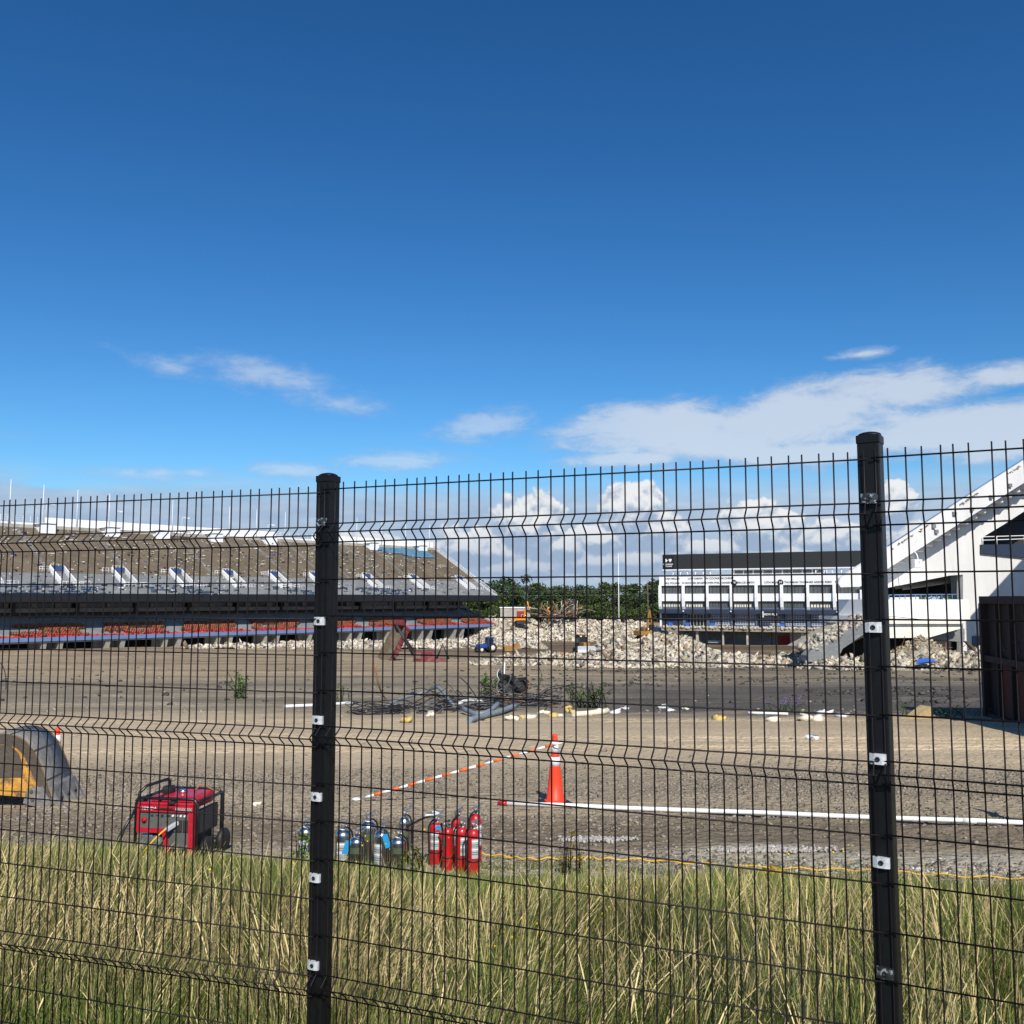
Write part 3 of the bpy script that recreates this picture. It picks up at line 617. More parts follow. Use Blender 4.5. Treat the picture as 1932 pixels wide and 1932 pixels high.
# litter on the upper deck
n = 2600; d = RNG.random(n)**.8*D1*.97; x = RNG.uniform(X0, LEN-1, n); keep = fbm(x*.4, d, .5, 3, 3) > .40; d, x = d[keep], x[keep]; n = len(d)
z = Z0+np.floor(d/(D1/NR_))*((Z1-Z0)/NR_)+.06; big = RNG.random(n)**4
cc = np.array([(.55, .52, .44), (.42, .38, .3), (.03, .03, .04), (.02, .05, .22), (.60, .60, .60), (.09, .09, .09)])[RNG.choice(6, n, p=[.26, .22, .16, .08, .12, .16])]
Vs, Fs = chunks(np.stack([x, d, z], 1), np.stack([.25+1.5*big, RNG.uniform(.12, .4, n), RNG.uniform(.1, .38, n)], 1), .25, .1)
part('debris', npmesh('debris', Vs, Fs, 'deck_debris', np.repeat(cc, 8, axis=0)), None, GS, kind='stuff')
# broken seat rows left on the front of the upper deck
n = 700; x = RNG.uniform(X0, LEN*.9, n); d = np.floor(RNG.uniform(0, 5, n)); keep = fbm(x*.5, d, .25, 2, 5) > .5; x, d = x[keep], d[keep]; n = len(x)
Vs, Fs = chunks(np.stack([x, (d+.6)*D1/NR_, Z0+d*(Z1-Z0)/NR_+.22], 1), np.stack([RNG.uniform(.5, 2.4, n), np.full(n, .3), np.full(n, .3)], 1), .12, .08)
part('broken_seats', npmesh('broken_seats', Vs, Fs, 'deck_debris', pertint((.05, .09, .16), n, 8, .5, .03)), None, GS, kind='stuff')
# aisle steps
for px in (540, 610, 655, 720, 770, 240, 90, 400):
    xa = SF.hit(px, 1060, 10)[0]; m = MB()
    for i in range(12, NR_-1): m.box(xa-.45, xa+.45, i*D1/NR_-.38, i*D1/NR_, Z0+i*(Z1-Z0)/NR_-.45, Z0+i*(Z1-Z0)/NR_-.20)
    part('aisle_steps', m, 'deck_grey', GS, kind='stuff')
# vomitories: sloped white side walls with an opening and rails
def vom(px):
    xv = SF.hit(px, 1108, 3.2)[0]; R = Matrix.Rotation(math.pi/2, 4, 'Z')
    w = part('vomitory_wall', MB().prism([(3.4, upz(3.4)-.6), (3.4, upz(3.4)+.95), (9.4, upz(9.4)+.85), (9.4, upz(9.4)-.6)], -.16, .16, 0, Matrix.Translation((xv-1.4, 0, 0)) @ R), 'white_wall', GS)
    w2 = part('vomitory_wall', MB().prism([(3.4, upz(3.4)-.6), (3.4, upz(3.4)+.95), (9.4, upz(9.4)+.85), (9.4, upz(9.4)-.6)], -.16, .16, 0, Matrix.Translation((xv+1.6, 0, 0)) @ R), 'white_worn', GS)  # greyer than the first wall: shade of its inner face put into the colour
    part('doorway', MB().box(xv-1.2, xv+1.4, 8.9, 9.2, upz(8.4)-.5, upz(9.4)+.75), 'seat_blue', GS)
    part('landing', MB().box(xv-1.24, xv+1.44, 3.5, 8.9, upz(3.4), upz(3.4)+.35), 'deck_grey', GS)
    m = MB()
    for (a, b, d) in ((xv-1.5, xv+1.7, 2.9), (xv+2.1, xv+4.6, 2.9), (xv-1.2, xv+1.4, 9.6), (xv-4, xv-1.9, 8.6)):
        zb = upz(d)
        for zz in (.5, 1.05): m.tube([(a, d, zb+zz), (b, d, zb+zz)], .06, 5)
        k = max(2, round((b-a)/.75))
        for i in range(k+1): m.tube([(a+(b-a)*i/k, d, zb-.2), (a+(b-a)*i/k, d, zb+1.05)], .05, 5)
    part('railing', m, 'rail_white', GS)
for px in (-12, 130, 247, 356, 455, 541, 618, 717, 804, 892): vom(px)
# white rim wall, open rails, stair heads under the rim
rim = lambda px: SF.hit(px, 1000, D1)[0]
for a, b in ((84, 520), (588, 818)):
    xa, xb = rim(a), min(rim(b), LEN); k = max(2, round((xb-xa)/7))
    for i in range(k): part('rim_panel', MB().box(xa+(xb-xa)*i/k+.03, xa+(xb-xa)*(i+1)/k-.03, D1, D1+.3, EYE+17.0, EYE+19.15+random.uniform(-.02, .02)), 'white_wall', GS)
for a, b in ((-60, 84), (520, 588)):
    xa, xb = rim(a), rim(b); m = MB().box(xa, xb, D1, D1+.3, EYE+17, EYE+17.7)
    for zz in (18.2, 18.7, 19.2): m.tube([(xa, D1, EYE+zz), (xb, D1, EYE+zz)], .05, 5)
    k = int((xb-xa)/1.6)
    for i in range(k+1): m.tube([(xa+(xb-xa)*i/k, D1, EYE+17), (xa+(xb-xa)*i/k, D1, EYE+19.2)], .05, 5)
    part('rim_railing', m, 'rail_white', GS)
for px in (79, 201, 296, 397, 500, 608, 694, 786):
    xv = rim(px); m = MB().box(xv-1.9, xv+1.9, 25.2, 25.5, upz(25)-.1, upz(25)+2.0).box(xv-1.9, xv-1.7, 25.5, 28.4, upz(25)-.1, upz(25)+2.2).box(xv+1.7, xv+1.9, 25.5, 28.4, upz(25)-.1, upz(25)+2.2)
    q = part('stair_head', m, 'white_wall', GS); part('curved_roof', MB().prism([(-2.2, 2.15), (2.2, 2.15), (2.2, 2.35), (-1.6, 2.35), (-2.4, 2.0)], 25.0, 28.4, 0, Matrix.Translation((xv, 0, upz(25)))), 'white_worn', q)
m = MB(); xv = rim(323)
for i in range(7): m.tube([(xv-2.6+i*.9, 24, upz(24)), (xv-2.6+i*.9, 24, upz(24)+2.6)], .07, 5)
for zz in (1.2, 2.6): m.tube([(xv-2.6, 24, upz(24)+zz), (xv+2.8, 24, upz(24)+zz)], .07, 5)
part('camera_platform', m, 'machine_dark', GS)
for px, py in ((80, 915), (144, 924), (204, 931), (262, 938), (323, 944), (377, 950), (430, 956), (481, 962), (535, 966), (670, 977), (717, 981), (762, 986), (807, 990), (18, 905)):
    xm, zt = SF.hit(px, py, D1+.5); q = part('mast', MB().tube([(xm, D1-.4, EYE+16.9), (xm, D1-.4, zt)], [.15, .06], 6), 'rail_white', GS)
for px, py in ((88, 952), (219, 966), (344, 978), (506, 991), (701, 1004)):
    xm, zt = SF.hit(px, py, D1+.5); q = part('lamp_post', MB().tube([(xm, D1+.5, EYE+17), (xm, D1+.5, zt), (xm+.3, D1+.3, zt+.25), (xm+1.0, D1-.1, zt+.2)], .09, 6), 'rail_white', GS)
    part('lamp_head', MB().bbox(xm+.7, xm+1.6, D1-.5, D1+.2, zt-.15, zt+.25, .05), 'rail_white', q)
# the block of blue seats left near the top
xa, xb = SF.hit(716, 1045, 24)[0], SF.hit(802, 1045, 24)[0]
for i in range(27, 33):
    o_ = (32-i)*1.2; part('blue_seat_row', MB().box(xa+o_+(5 if i < 29 else 0)-1, xb+2-(2 if i > 31 else 0), i*D1/NR_+.2, i*D1/NR_+.5, Z0+i*(Z1-Z0)/NR_+.25, Z0+i*(Z1-Z0)/NR_+.75), 'seat_teal', GS)
# white rail along the far end
m = MB(); m.tube([(LEN, .2, EYE+2.1), (LEN, D1, EYE+18.4)], .09, 5); m.tube([(LEN, .2, EYE+1.6), (LEN, D1, EYE+17.9)], .06, 5)
for i in range(19): m.tube([(LEN, i*D1/18, upz(i*D1/18)-.2), (LEN, i*D1/18, upz(i*D1/18)+1.1)], .05, 5)
part('end_railing', m, 'rail_white', GS)
part('end_wall', MB().prism([(-.2, EYE-.5), (-.2, EYE+1.3), (D1, EYE+17.6), (D1, EYE+15.6), (1.5, EYE-.5)], 0, .3, 0, Matrix.Translation((LEN+.35, 0, 0)) @ Matrix.Rotation(math.pi/2, 4, 'Z')), 'white_worn', GS)

# ------------------------------------------------------------------ tree belt beyond
def tree_meshes(k, w, h, n, col, tr=True):
    cl = 26; cx = RNG.normal(0, .30, (cl, 2))*w; cz = RNG.uniform(.22, .93, cl)*h; cr = RNG.uniform(.14, .25, cl)*w*1.1
    lim = .5*w*np.sqrt(np.clip(1-((cz/h-.5)/.56)**2, .08, 1)); rr = np.hypot(cx[:, 0], cx[:, 1]); f = np.minimum(1, lim/np.maximum(rr, .01)); cx *= f[:, None]
    i = RNG.integers(0, cl, n); d = RNG.normal(0, 1, (n, 3)); d /= np.linalg.norm(d, axis=1)[:, None]; rad = RNG.random(n)**.33
    P = np.stack([cx[i, 0], cx[i, 1], cz[i]], 1)+d*(cr[i]*rad)[:, None]*np.array([1, 1, .75])
    s = RNG.uniform(.25, .6, n); q = np.array([(-.5, -.35, 0), (.5, -.45, 0), (.4, .5, .1), (-.5, .35, -.1)]); V = q[None]*s[:, None, None]*1.5
    V = np.einsum('nij,nkj->nki', rotmats(n, 1.2), V)+P[:, None, :]; Fq = (np.arange(4)[None]+(np.arange(n)*4)[:, None])
    tt = np.repeat(np.array(col)*RNG.uniform(.6, 1.35, (n, 1)), 4, axis=0)
    cm_ = npmesh('crown', V.reshape(-1, 3), Fq, 'leaf', tt)
    m = MB().tube([(0, 0, -.5), (.1, 0, h*.35), (0, .1, h*.8)], [.04*w, .028*w, .01*w], 7)
    for a in range(6):
        t = a*1.05; z = h*(.3+.08*a); m.tube([(0, 0, z), (math.cos(t)*w*.18, math.sin(t)*w*.18, z+h*.12), (math.cos(t)*w*.32, math.sin(t)*w*.32, z+h*.2)], [.018*w, .012*w, .005*w], 5)
    return cm_, m.mesh('trunk', 'bark')
TV = [tree_meshes(0, 13, 17, 2600, (.85, .95, .8)), tree_meshes(1, 14, 18, 2600, (.7, .85, .8)), tree_meshes(2, 12, 16, 2400, (1.0, 1.05, .8)), tree_meshes(3, 15, 15, 2600, (1.1, 1.2, .8)), tree_meshes(4, 10, 8, 1500, (1.05, 1.12, .75))]
def tree(X, Y, k, s, front=False):
    t = thing('deciduous_tree', 'light green bushy tree at the foot of the treeline, just behind the rubble' if front else 'dark green deciduous tree in the dense treeline beyond the stadium', 'tree', (X, Y, gz(Y)-.3), random.uniform(0, 6.28), 'low trees behind the rubble' if front else 'trees beyond the stadium')
    t.scale = (s*random.uniform(.9, 1.1), s*random.uniform(.9, 1.1), s); part('crown', TV[k][0], None, t); part('trunk', TV[k][1], None, t)
for i, X in enumerate(np.arange(-44, 118, 7.6)):
    px_ = 966+1800*X/430; bump = .96+.07*math.sin(X*.11+1)+.05*math.sin(X*.31)
    tree(X+random.uniform(-1.5, 1.5), 432+random.uniform(-8, 8), random.choice([0, 1, 2]), bump*random.uniform(.93, 1.08))
for X in np.arange(-40, 112, 8.5): tree(X+random.uniform(-2, 2), 408+random.uniform(-6, 6), random.choice([0, 1, 2, 3]), random.uniform(.68, .86))
for X in np.arange(-30, 84, 6.2): tree(X+random.uniform(-1.5, 1.5), 388+random.uniform(-4, 4), 4, random.uniform(.7, 1.05), True)
for X, Y in ((93, 235), (101, 240), (112, 236), (88, 262)):
    t = thing('deciduous_tree', 'green tree seen through the gap above the white parapet', 'tree', (X, Y, gz(Y)-.3), 1.0*X, 'trees behind the parapet gap'); t.scale = (.9,)*3; part('crown', TV[3][0], None, t); part('trunk', TV[3][1], None, t)
pl = thing('light_mast', 'tall thin pale mast rising in front of the trees left of the white building', 'mast', (0, 0, 0))
b = hit(1168, 1195); b = at(1168, 1190, 300); tp = at(1167.5, 1044, 300); pl.location = (b.x, 300, gz(300))
part('pole', MB().tube([(0, 0, 0), (0, 0, tp.z-gz(300))], [.22, .09], 8), 'rail_white', pl); part('foot_plate', MB().bbox(-.4, .4, -.4, .4, 0, .2, .04), 'galvanised', pl)
for k, (px, yt, lab) in enumerate([(1040, 1072, 'wooden utility pole sticking up over the middle of the treeline'), (1222, 1100, 'wooden utility pole in front of the trees beside the white building')]):
    q = at(px, yt, 372); t = thing('utility_pole', lab, 'utility pole', (q.x, 372, gz(372)))
    part('pole', MB().tube([(0, 0, 0), (0, 0, q.z-gz(372))], [.2, .13], 7), 'wood', t); part('crossarm', MB().box(-1.2, 1.2, -.08, .08, q.z-gz(372)-1.1, q.z-gz(372)-.95), 'wood', t)
for k, (ya, yb, lab) in enumerate([(1113, 1108, 'upper power line crossing in front of the treeline'), (1122, 1116, 'lower power line crossing in front of the treeline')]):
    A, B = at(860, ya, 371), at(1300, yb, 371); pts = [A.lerp(B, t/16)+Vector((0, 0, -.9*(1-(t/8-1)**2))) for t in range(17)]
    tagit(part('power_line', MB().tube(pts, .045, 5), 'cable_grey'), lab, 'power line')

# ------------------------------------------------------------------ white end building with the scoreboard on top
BF = Frame((37.7, 245, 0), (.90, -.436))
BD = thing('stadium_building', 'white end building with dark scoreboard, window rows, navy canopy and lettered frieze', 'building', BF.o, BF.rot)
bz = lambda cy, px=1290: BF.hit(px, 896+.2442*cy)[1]
bx = lambda px: BF.hit(px, 1120)[0]
zRoof, zTr1, zTr0, zWh, zW1b, zSp, zW2b, zPil, zNav, zDoor, zSlab, zBase = [bz(c) for c in (612, 726, 737, 780, 918, 975, 1018, 1036, 1070, 1172, 1200, 1385)]
zW1t = bz(855)
XL, XA = bx(1244), bx(1246); BW = (bx(1574.6)-XA)/7; NB = 10; XR = XA+BW*NB
dpt = 14
part('frieze', MB().box(XL, XR, 0, dpt, zW1t, zWh), 'white_wall', BD)
part('spandrel', MB().box(XL+.2, XR, -.05, dpt, zSp, zW1b), 'white_wall', BD)
part('core_wall', MB().box(XL+.6, XR, 3, dpt, zDoor, zWh-.3), 'interior_dark', BD)
part('end_wall', MB().box(XL, XL+.45, .1, dpt-.1, zDoor, zWh-.2), 'white_wall', BD)
part('lower_spandrel', MB().box(XL+.2, XR, .02, 3, zNav, zPil+.45), 'navy_pale', BD)
cn = part('canopy', MB().prism([(0, zNav), (0, zPil), (-1.5, zPil-.25), (-1.5, zNav)], -XR, -XL-.3, 0, Matrix.Rotation(math.pi/2, 4, 'Z')), 'navy', BD)
pil_me = MB().prism([(0, zPil-.05), (0, zW1t+.1), (-.55, zW1t+.1), (-.75, (zSp+zW1b)/2), (-.55, zPil+.6), (-.2, zPil-.05)], -.34, .34, 0, Matrix.Rotation(math.pi/2, 4, 'Z')).mesh('pilaster', 'white_wall')
def winmesh(w, h, n, rows=1):
    f = MB(); f.box(0, w, .45, .6, 0, .08).box(0, w, .45, .6, h-.08, h)
    for i in range(n+1): f.box(i*(w-.07)/n, i*(w-.07)/n+.07, .44, .61, .08, h-.08)
    for r in range(1, rows): f.box(.07, w-.07, .46, .59, h*r/rows-.03, h*r/rows+.03)
    return f
w_ = BW-.72
f1 = winmesh(w_, zW1t-zW1b, 6).mesh('window', 'machine_dark'); f2 = winmesh(w_, zSp-zPil-.45, 7).mesh('window', 'machine_dark')
p1 = MB().box(.05, w_-.05, .5, .54, .05, zW1t-zW1b-.05).mesh('pane', 'glass_window'); p2 = MB().box(.05, w_-.05, .5, .54, .05, zSp-zPil-.5).mesh('pane', 'glass_window')
gd = winmesh(w_-.3, zNav-zDoor-.7, 8, 6).mesh('grid_door', 'rail_white'); gp = MB().box(.05, w_-.35, .5, .54, .05, zNav-zDoor-.75).mesh('pane', 'navy_pale')
dd = winmesh(w_-.3, zNav-zDoor-.1, 6).mesh('glass_doors', 'rail_white'); dp = MB().box(.05, w_-.35, .5, .54, .05, zNav-zDoor-.15).mesh('pane', 'glass_dark')
bl = MB(); 
for i in range(7): bl.box(.2+i*.72, .2+i*.72+.5, .47, .495, .1, .95)
blm = bl.mesh('blind', 'foam_cream')
for i in range(NB):
    x = XA+BW*i
    part('pilaster', pil_me, None, BD, (x, 0, 0))
    q = part('window', f1, None, BD, (x+.36, 0, zW1b)); part('pane', p1, None, q)
    q = part('window', f2, None, BD, (x+.36, 0, zPil+.45)); part('pane', p2, None, q)
    if i not in (2, 4, 5): part('blind', blm, None, q, None, None, (.85 if i % 2 else .95, 1, .75))
    if i == 0: part('solid_panel', MB().box(x+.3, x+BW-.3, .3, .6, zDoor, zNav), 'navy', BD)
    elif i in (2, 3, 4, 5, 6):
        q = part('grid_door', gd, None, BD, (x+.6, .1, zDoor+.6)); part('pane', gp, None, q); part('door_sill', MB().box(x+.6, x+.3+w_, .5, .9, zDoor, zDoor+.58), 'navy_pale', BD)
    else: q = part('glass_doors', dd, None, BD, (x+.6, .1, zDoor)); part('pane', dp, None, q)
    if i: part('column', MB().box(x-.35, x+.35, .1, .9, zDoor, zNav), 'navy_pale', BD)
# scoreboard on its posts, open strip below it
sx0 = bx(1250); m_ = MB().box(sx0, XR, .4, 1.6, zTr1, zRoof)
sb_ = part('scoreboard', m_, 'board_dark', BD)
part('sign_panel', MB().box(sx0+.15, bx(1271.5), .22, .38, zTr1+.2, zRoof-.3), 'board_sign', sb_)
cx_ = (sx0+.15+bx(1271.5))/2; pzs = zRoof-1.55
part('cross_emblem', MB().box(cx_-.95, cx_-.15, .12, .2, pzs-.14, pzs+.14).box(cx_-.69, cx_-.41, .10, .19, pzs-.42, pzs+.42), 'letter_white', sb_)
part('shield_emblem', MB().prism([(cx_+.12, pzs+.42), (cx_+.38, pzs+.34), (cx_+.52, pzs+.44), (cx_+.66, pzs+.34), (cx_+.92, pzs+.42), (cx_+.88, pzs), (cx_+.52, pzs-.48), (cx_+.16, pzs)], .12, .2), 'letter_white', sb_)
part('lettering', textmesh('HIGHMARK', .52, 'letter_white', .03, sx=.95), None, sb_, (cx_, .14, pzs-1.0)); part('lettering', textmesh('STADIUM', .45, 'letter_white', .03), None, sb_, (cx_, .14, pzs-1.5))
part('white_ledge', MB().box(sx0-.1, XR, .3, 2.0, zTr0+.0, zTr0+.25), 'white_wall', BD); part('roof_edge', MB().box(XL, XR, .05, 1.5, zWh, zWh+.2), 'white_wall', BD)
post_me = MB().tube([(0, .8, zWh), (.1, .8, zTr0)], .14, 6).tube([(-.2, .8, zWh+.4), (.9, .8, zTr0)], .07, 5).tube([(0, 2.2, zWh), (.1, .8, zTr0)], .08, 5).mesh('truss_post', 'rail_white')
for i in range(26): 
    if not 13.5 < i*1.95 < 36: part('truss_post', post_me, None, BD, (sx0+.6+i*1.95, 0, 0), None, (1 if i % 3 else -1, 1, 1))
px0 = bx(1382); pb = part('press_box', MB().box(px0, px0+21.5, 1.2, 8, zWh+.2, zTr0-.02), 'white_wall', BD)
for i in range(9): part('window', MB().box(px0+.4+i*2.35, px0+2.45+i*2.35, 1.05, 1.18, zWh+.45, zTr0-.25), 'glass_window', pb)
# frieze lettering
yr1, yr2 = bz(802), bz(836)
for px, t, r in ((1255.5, 'VAN MILLER', 1), (1298.5, 'LOU SABAN', 1), (1332, '34 COOKIE GILCHRIST', 1), (1254.5, 'BILL POLIAN', 2), (1287, '24 BOOKER EDGERSON', 2), (1341.5, '90 PHIL HANSEN', 2), (1391, 'BRUCE SMITH', 2), (1442, '12TH MAN', 2), (1480, 'THURMAN THOMAS', 2), (1529, '83 ANDRE REED', 2), (1576, '83', 2)):
    part('lettering', textmesh(t, .66, 'letter_black', .02, 'LEFT', 1.05), None, BD, (bx(px), -.03, (yr1, yr2)[r-1]))
for px, t in ((1385.5, '78'), (1473, '34')):
    q = part('emblem_disc', MB().lathe([(.02, 0), (.72, 0), (.72, .1), (.02, .1)], 20, (0, 0, 0), 0, Matrix.Rotation(math.pi/2, 4, 'X')), 'board_sign', BD, (bx(px), -.0, yr2)); part('lettering', textmesh(t, .7, 'letter_white', .02), None, q, (0, -.13, 0))
ps = part('pub_sign', MB().box(bx(1445), bx(1464), -1.78, -1.6, zPil-1.75, zPil-.65), 'board_sign', BD); part('lettering', textmesh('BREW PUB', .72, 'letter_white', .03), None, ps, ((bx(1445)+bx(1464))/2, -1.84, zPil-1.2))
part('mug_emblem', MB().box(bx(1438.5), bx(1442.5), -1.8, -1.6, zPil-1.9, zPil-.6).box(bx(1439.2), bx(1441.8), -1.8, -1.6, zPil-.6, zPil-.4), 'letter_white', ps)
for px in (1292, 1381, 1580): part('wall_lamp', MB().lathe([(.05, -.2), (.2, -.1), (.2, .1), (.05, .2)], 10, (bx(px), -1.7, zPil-.55)), 'label_white', BD)
# concourse slab and the opened level below it
part('slab', MB().box(XL+1.5, XR, -3.5, 3, zSlab, zDoor-.02), 'raw_concrete', BD)
part('lower_back_wall', MB().box(XL+4, XR, 3, 3.4, zBase-4, zSlab), 'pier_concrete', BD)
sd_ = bx(1294)
for px in (1319, 1366, 1413, 1515, 1556): part('lower_column', MB().box(bx(px)-.3, bx(px)+.3, -2.6, -2.0, zBase-4, zSlab), 'concrete', BD)
part('opening_panel', MB().box(bx(1285), bx(1450), 2.2, 2.9, zBase-4, zSlab), 'grey_concrete', BD)  # grey panel for the shaded opening, its colour lightened for haze
part('red_wall', MB().box(bx(1462), bx(1486), 1.8, 2.1, zBase-1, zSlab-1.0), 'red_wall', BD); part('grey_wall', MB().box(bx(1487), XR, 1.0, 1.3, zBase-4, zSlab-.2), 'concrete', BD)
part('counter', MB().box(bx(1430), bx(1457), 0, .8, zSlab-3.9, zSlab-3.6), 'concrete', BD); part('duct', MB().box(bx(1336), bx(1363), -1, -.4, zSlab-3.0, zSlab-2.3), 'duct_blue', BD)
n = 500; P = np.stack([RNG.uniform(XL+2, XR, n), RNG.uniform(-3.6, -2.6, n), zDoor+RNG.uniform(-.25, .12, n)], 1); Vs, Fs = chunks(P, RNG.uniform(.15, .7, (n, 3)))
part('slab_debris', npmesh('slab_debris', Vs, Fs, 'rubble', pertint((.9, .9, .9), n, 8)), None, BD, kind='stuff')
def bin_(px, lab):
    x = bx(px); P = BF.o+BF.u*x+BF.v*(-.9); t = thing('blue_bin', lab, 'bin', (P.x, P.y, zDoor), BF.rot); part('body', MB().prism([(-.4, 0), (.4, 0), (.5, 1.1), (-.5, 1.1)], -.4, .4), 'tarp_blue', t); part('lid', MB().box(-.55, .55, -.45, .45, 1.1, 1.2), 'navy', t)
bin_(1266.5, 'blue bin in front of the solid navy panel at the left end of the building'); bin_(1298, 'blue bin in front of the glass doors of the white building'); bin_(1345, 'blue bin in front of the first grid door of the white building'); bin_(1476, 'dark blue bin in front of the grid doors above the red wall')

# ------------------------------------------------------------------ right grandstand seen from its end
RFr = Frame((34.2, 100, 0), (.94, .34)); RZ0 = gz(100)-1.5
RG = thing('grandstand', 'white concrete end of the right grandstand with its sloping raker wall and deep overhang', 'grandstand', (RFr.o.x, RFr.o.y, 0), RFr.rot)
def pp(pts, off): return [RFr.hit(x, y, off) for x, y in pts]
top = [(1585, 1091), (1675, 1033), (1932, 868), (2080, 773)]; bot = [(2080, 818), (1932, 911), (1675, 1073), (1622, 1107), (1586, 1108), (1582, 1101)]
part('parapet_band', MB().prism(pp(top+bot, 0), 0, .5), 'white_worn', RG)
SHR = Matrix(((1, 1.0, 0, 0), (0, 1, 0, 0), (0, 0, 1, 0), (0, 0, 0, 1)))   # the stand runs away at an angle to its end wall
a = RFr.hit(1600, 1095, 0); b = RFr.hit(2080, 790, 0); a2 = RFr.hit(1600, 1107, 0); b2 = RFr.hit(2080, 818, 0)
part('upper_deck', MB().prism([(a[0]+.6, a[1]-.9), (b[0], b[1]-.9), (b2[0], b2[1]+.2), (a2[0]+.6, a2[1]+.2)], .5, 30, 0, SHR), 'deck_grey', RG)
m = MB(); sl_ = (b2[1]-a2[1])/(b2[0]-a2[0])
for i in range(24):
    x = a2[0]+1.5+i*1.32; z = a2[1]+(x-a2[0])*sl_; m.box(x-.62, x+.62, .9, 28, z-.62, z+.35, 0, SHR)
part('deck_ribs', m, 'white_worn', RG)
wall = [(1674, 1060), (1932, 895), (2080, 800), (2080, 872), (1932, 965), (1895, 989), (1855, 1013), (1855, 1030), (2080, 1030), (2080, 1262), (1817, 1262), (1817, 1084), (1791, 1086), (1674, 1109)]
part('raker_wall', MB().prism(pp(wall, 3.0), 3.0, 3.9), 'white_worn', RG)
part('dark_back_wall', MB().prism(pp([(1640, 1110), (1791, 1086), (1817, 1084), (1817, 1124), (1640, 1128)], 14), 14, 14.6), 'interior_dark', RG)  # dark back sheet, the shade inside the opening is in its colour
m = MB()
for i in range(6): q = pp([(1680, 1112-i*2), (1815, 1092-i*1.5)], 8); m.tube([(q[0][0], 6+i*1.2, q[0][1]), (q[1][0], 6+i*1.2, q[1][1])], .12, 6)
part('soffit_pipes', m, 'pier_concrete', RG)
part('side_column', MB().prism(pp([(1806, 1086), (1817, 1086), (1817, 1131), (1808, 1131)], 4), 4, 5), 'duct_blue', RG)
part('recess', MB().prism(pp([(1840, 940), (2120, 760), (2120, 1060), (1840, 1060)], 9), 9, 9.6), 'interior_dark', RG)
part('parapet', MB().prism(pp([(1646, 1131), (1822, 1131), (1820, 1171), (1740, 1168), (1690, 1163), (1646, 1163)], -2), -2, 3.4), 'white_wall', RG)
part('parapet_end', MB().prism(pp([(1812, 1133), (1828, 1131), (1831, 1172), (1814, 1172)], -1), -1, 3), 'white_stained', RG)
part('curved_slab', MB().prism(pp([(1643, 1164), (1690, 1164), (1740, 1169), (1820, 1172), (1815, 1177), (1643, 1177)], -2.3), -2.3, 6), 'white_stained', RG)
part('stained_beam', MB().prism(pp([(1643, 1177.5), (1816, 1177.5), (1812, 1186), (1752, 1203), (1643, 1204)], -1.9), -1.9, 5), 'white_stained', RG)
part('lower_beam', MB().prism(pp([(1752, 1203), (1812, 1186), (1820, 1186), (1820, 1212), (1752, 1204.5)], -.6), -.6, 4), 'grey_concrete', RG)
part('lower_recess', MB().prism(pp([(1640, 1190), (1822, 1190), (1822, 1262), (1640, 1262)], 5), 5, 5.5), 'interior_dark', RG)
part('painted_wall', MB().prism(pp([(1836, 1200), (2080, 1200), (2080, 1225), (1836, 1225)], 2.8), 2.8, 3.1), 'navy_pale', RG); part('red_base', MB().prism(pp([(1836, 1225.5), (2080, 1225.5), (2080, 1255), (1836, 1255)], 2.8), 2.8, 3.1), 'red_wall', RG)
part('door_panel', MB().prism(pp([(1838, 1179), (1853, 1179), (1853, 1197), (1838, 1197)], 2.9), 2.9, 3.1), 'white_stained', RG)
m = MB(); q = pp([(1677, 1122.5), (1806, 1121.5), (1677, 1131)], 0)
m.tube([(q[0][0], 0, q[0][1]), (q[1][0], 0, q[1][1])], .06, 6)
for i in range(14): x = q[0][0]+(q[1][0]-q[0][0])*i/13; m.tube([(x, 0, q[2][1]-.1), (x, 0, q[0][1])], .045, 5)
part('railing', m, 'rail_blue', RG)
part('dark_platform', MB().prism(pp([(1852, 1027.5), (2080, 1024), (2080, 1056), (1932, 1052), (1852, 1044)], 2.7), 2.7, 8.5), 'navy', RG)
m = MB(); q = pp([(1854, 1013), (2080, 1006), (1854, 1027)], 2.8)
for k in (0, .45): m.tube([(q[0][0], 2.8, q[0][1]-(q[0][1]-q[2][1])*k), (q[1][0], 2.8, q[1][1]-(q[0][1]-q[2][1])*k)], .055, 6)
for i in range(10): x = q[0][0]+(q[1][0]-q[0][0])*i/9; m.tube([(x, 2.8, q[2][1]-.1), (x, 2.8, q[0][1]+(q[1][1]-q[0][1])*i/9)], .05, 5)
part('platform_railing', m, 'rail_white', RG)
m = MB(); q = pp([(1675, 1030), (2080, 770)], .2); m.tube([(q[0][0], .2, q[0][1]+.0), (q[1][0], .2, q[1][1]+.0)], .05, 5)
for i in range(22): x = q[0][0]+(q[1][0]-q[0][0])*i/21; z = q[0][1]+(q[1][1]-q[0][1])*i/21; m.tube([(x, .2, z-.5), (x, .2, z)], .035, 5)
part('edge_rail', m, 'rail_blue', RG)
for (px, py) in ((1760, 993), (1799, 969), (1832, 961), (1868, 938), (1904, 916), (1765, 1003)): x, z = RFr.hit(px, py, 0); part('junction_box', MB().box(x-.22, x+.22, -.25, -.01, z-.2, z+.2), 'grey_concrete', RG)
n = 260; t_ = RNG.random(n); q = pp([(1680, 1033), (1925, 876)], 0); P = np.stack([q[0][0]+(q[1][0]-q[0][0])*t_, np.full(n, .0), q[0][1]+(q[1][1]-q[0][1])*t_-.12-np.abs(RNG.normal(0, .07, n))], 1); keep = vn(t_*40, t_*0, .5, 4) > .55; P = P[keep]; n = len(P)
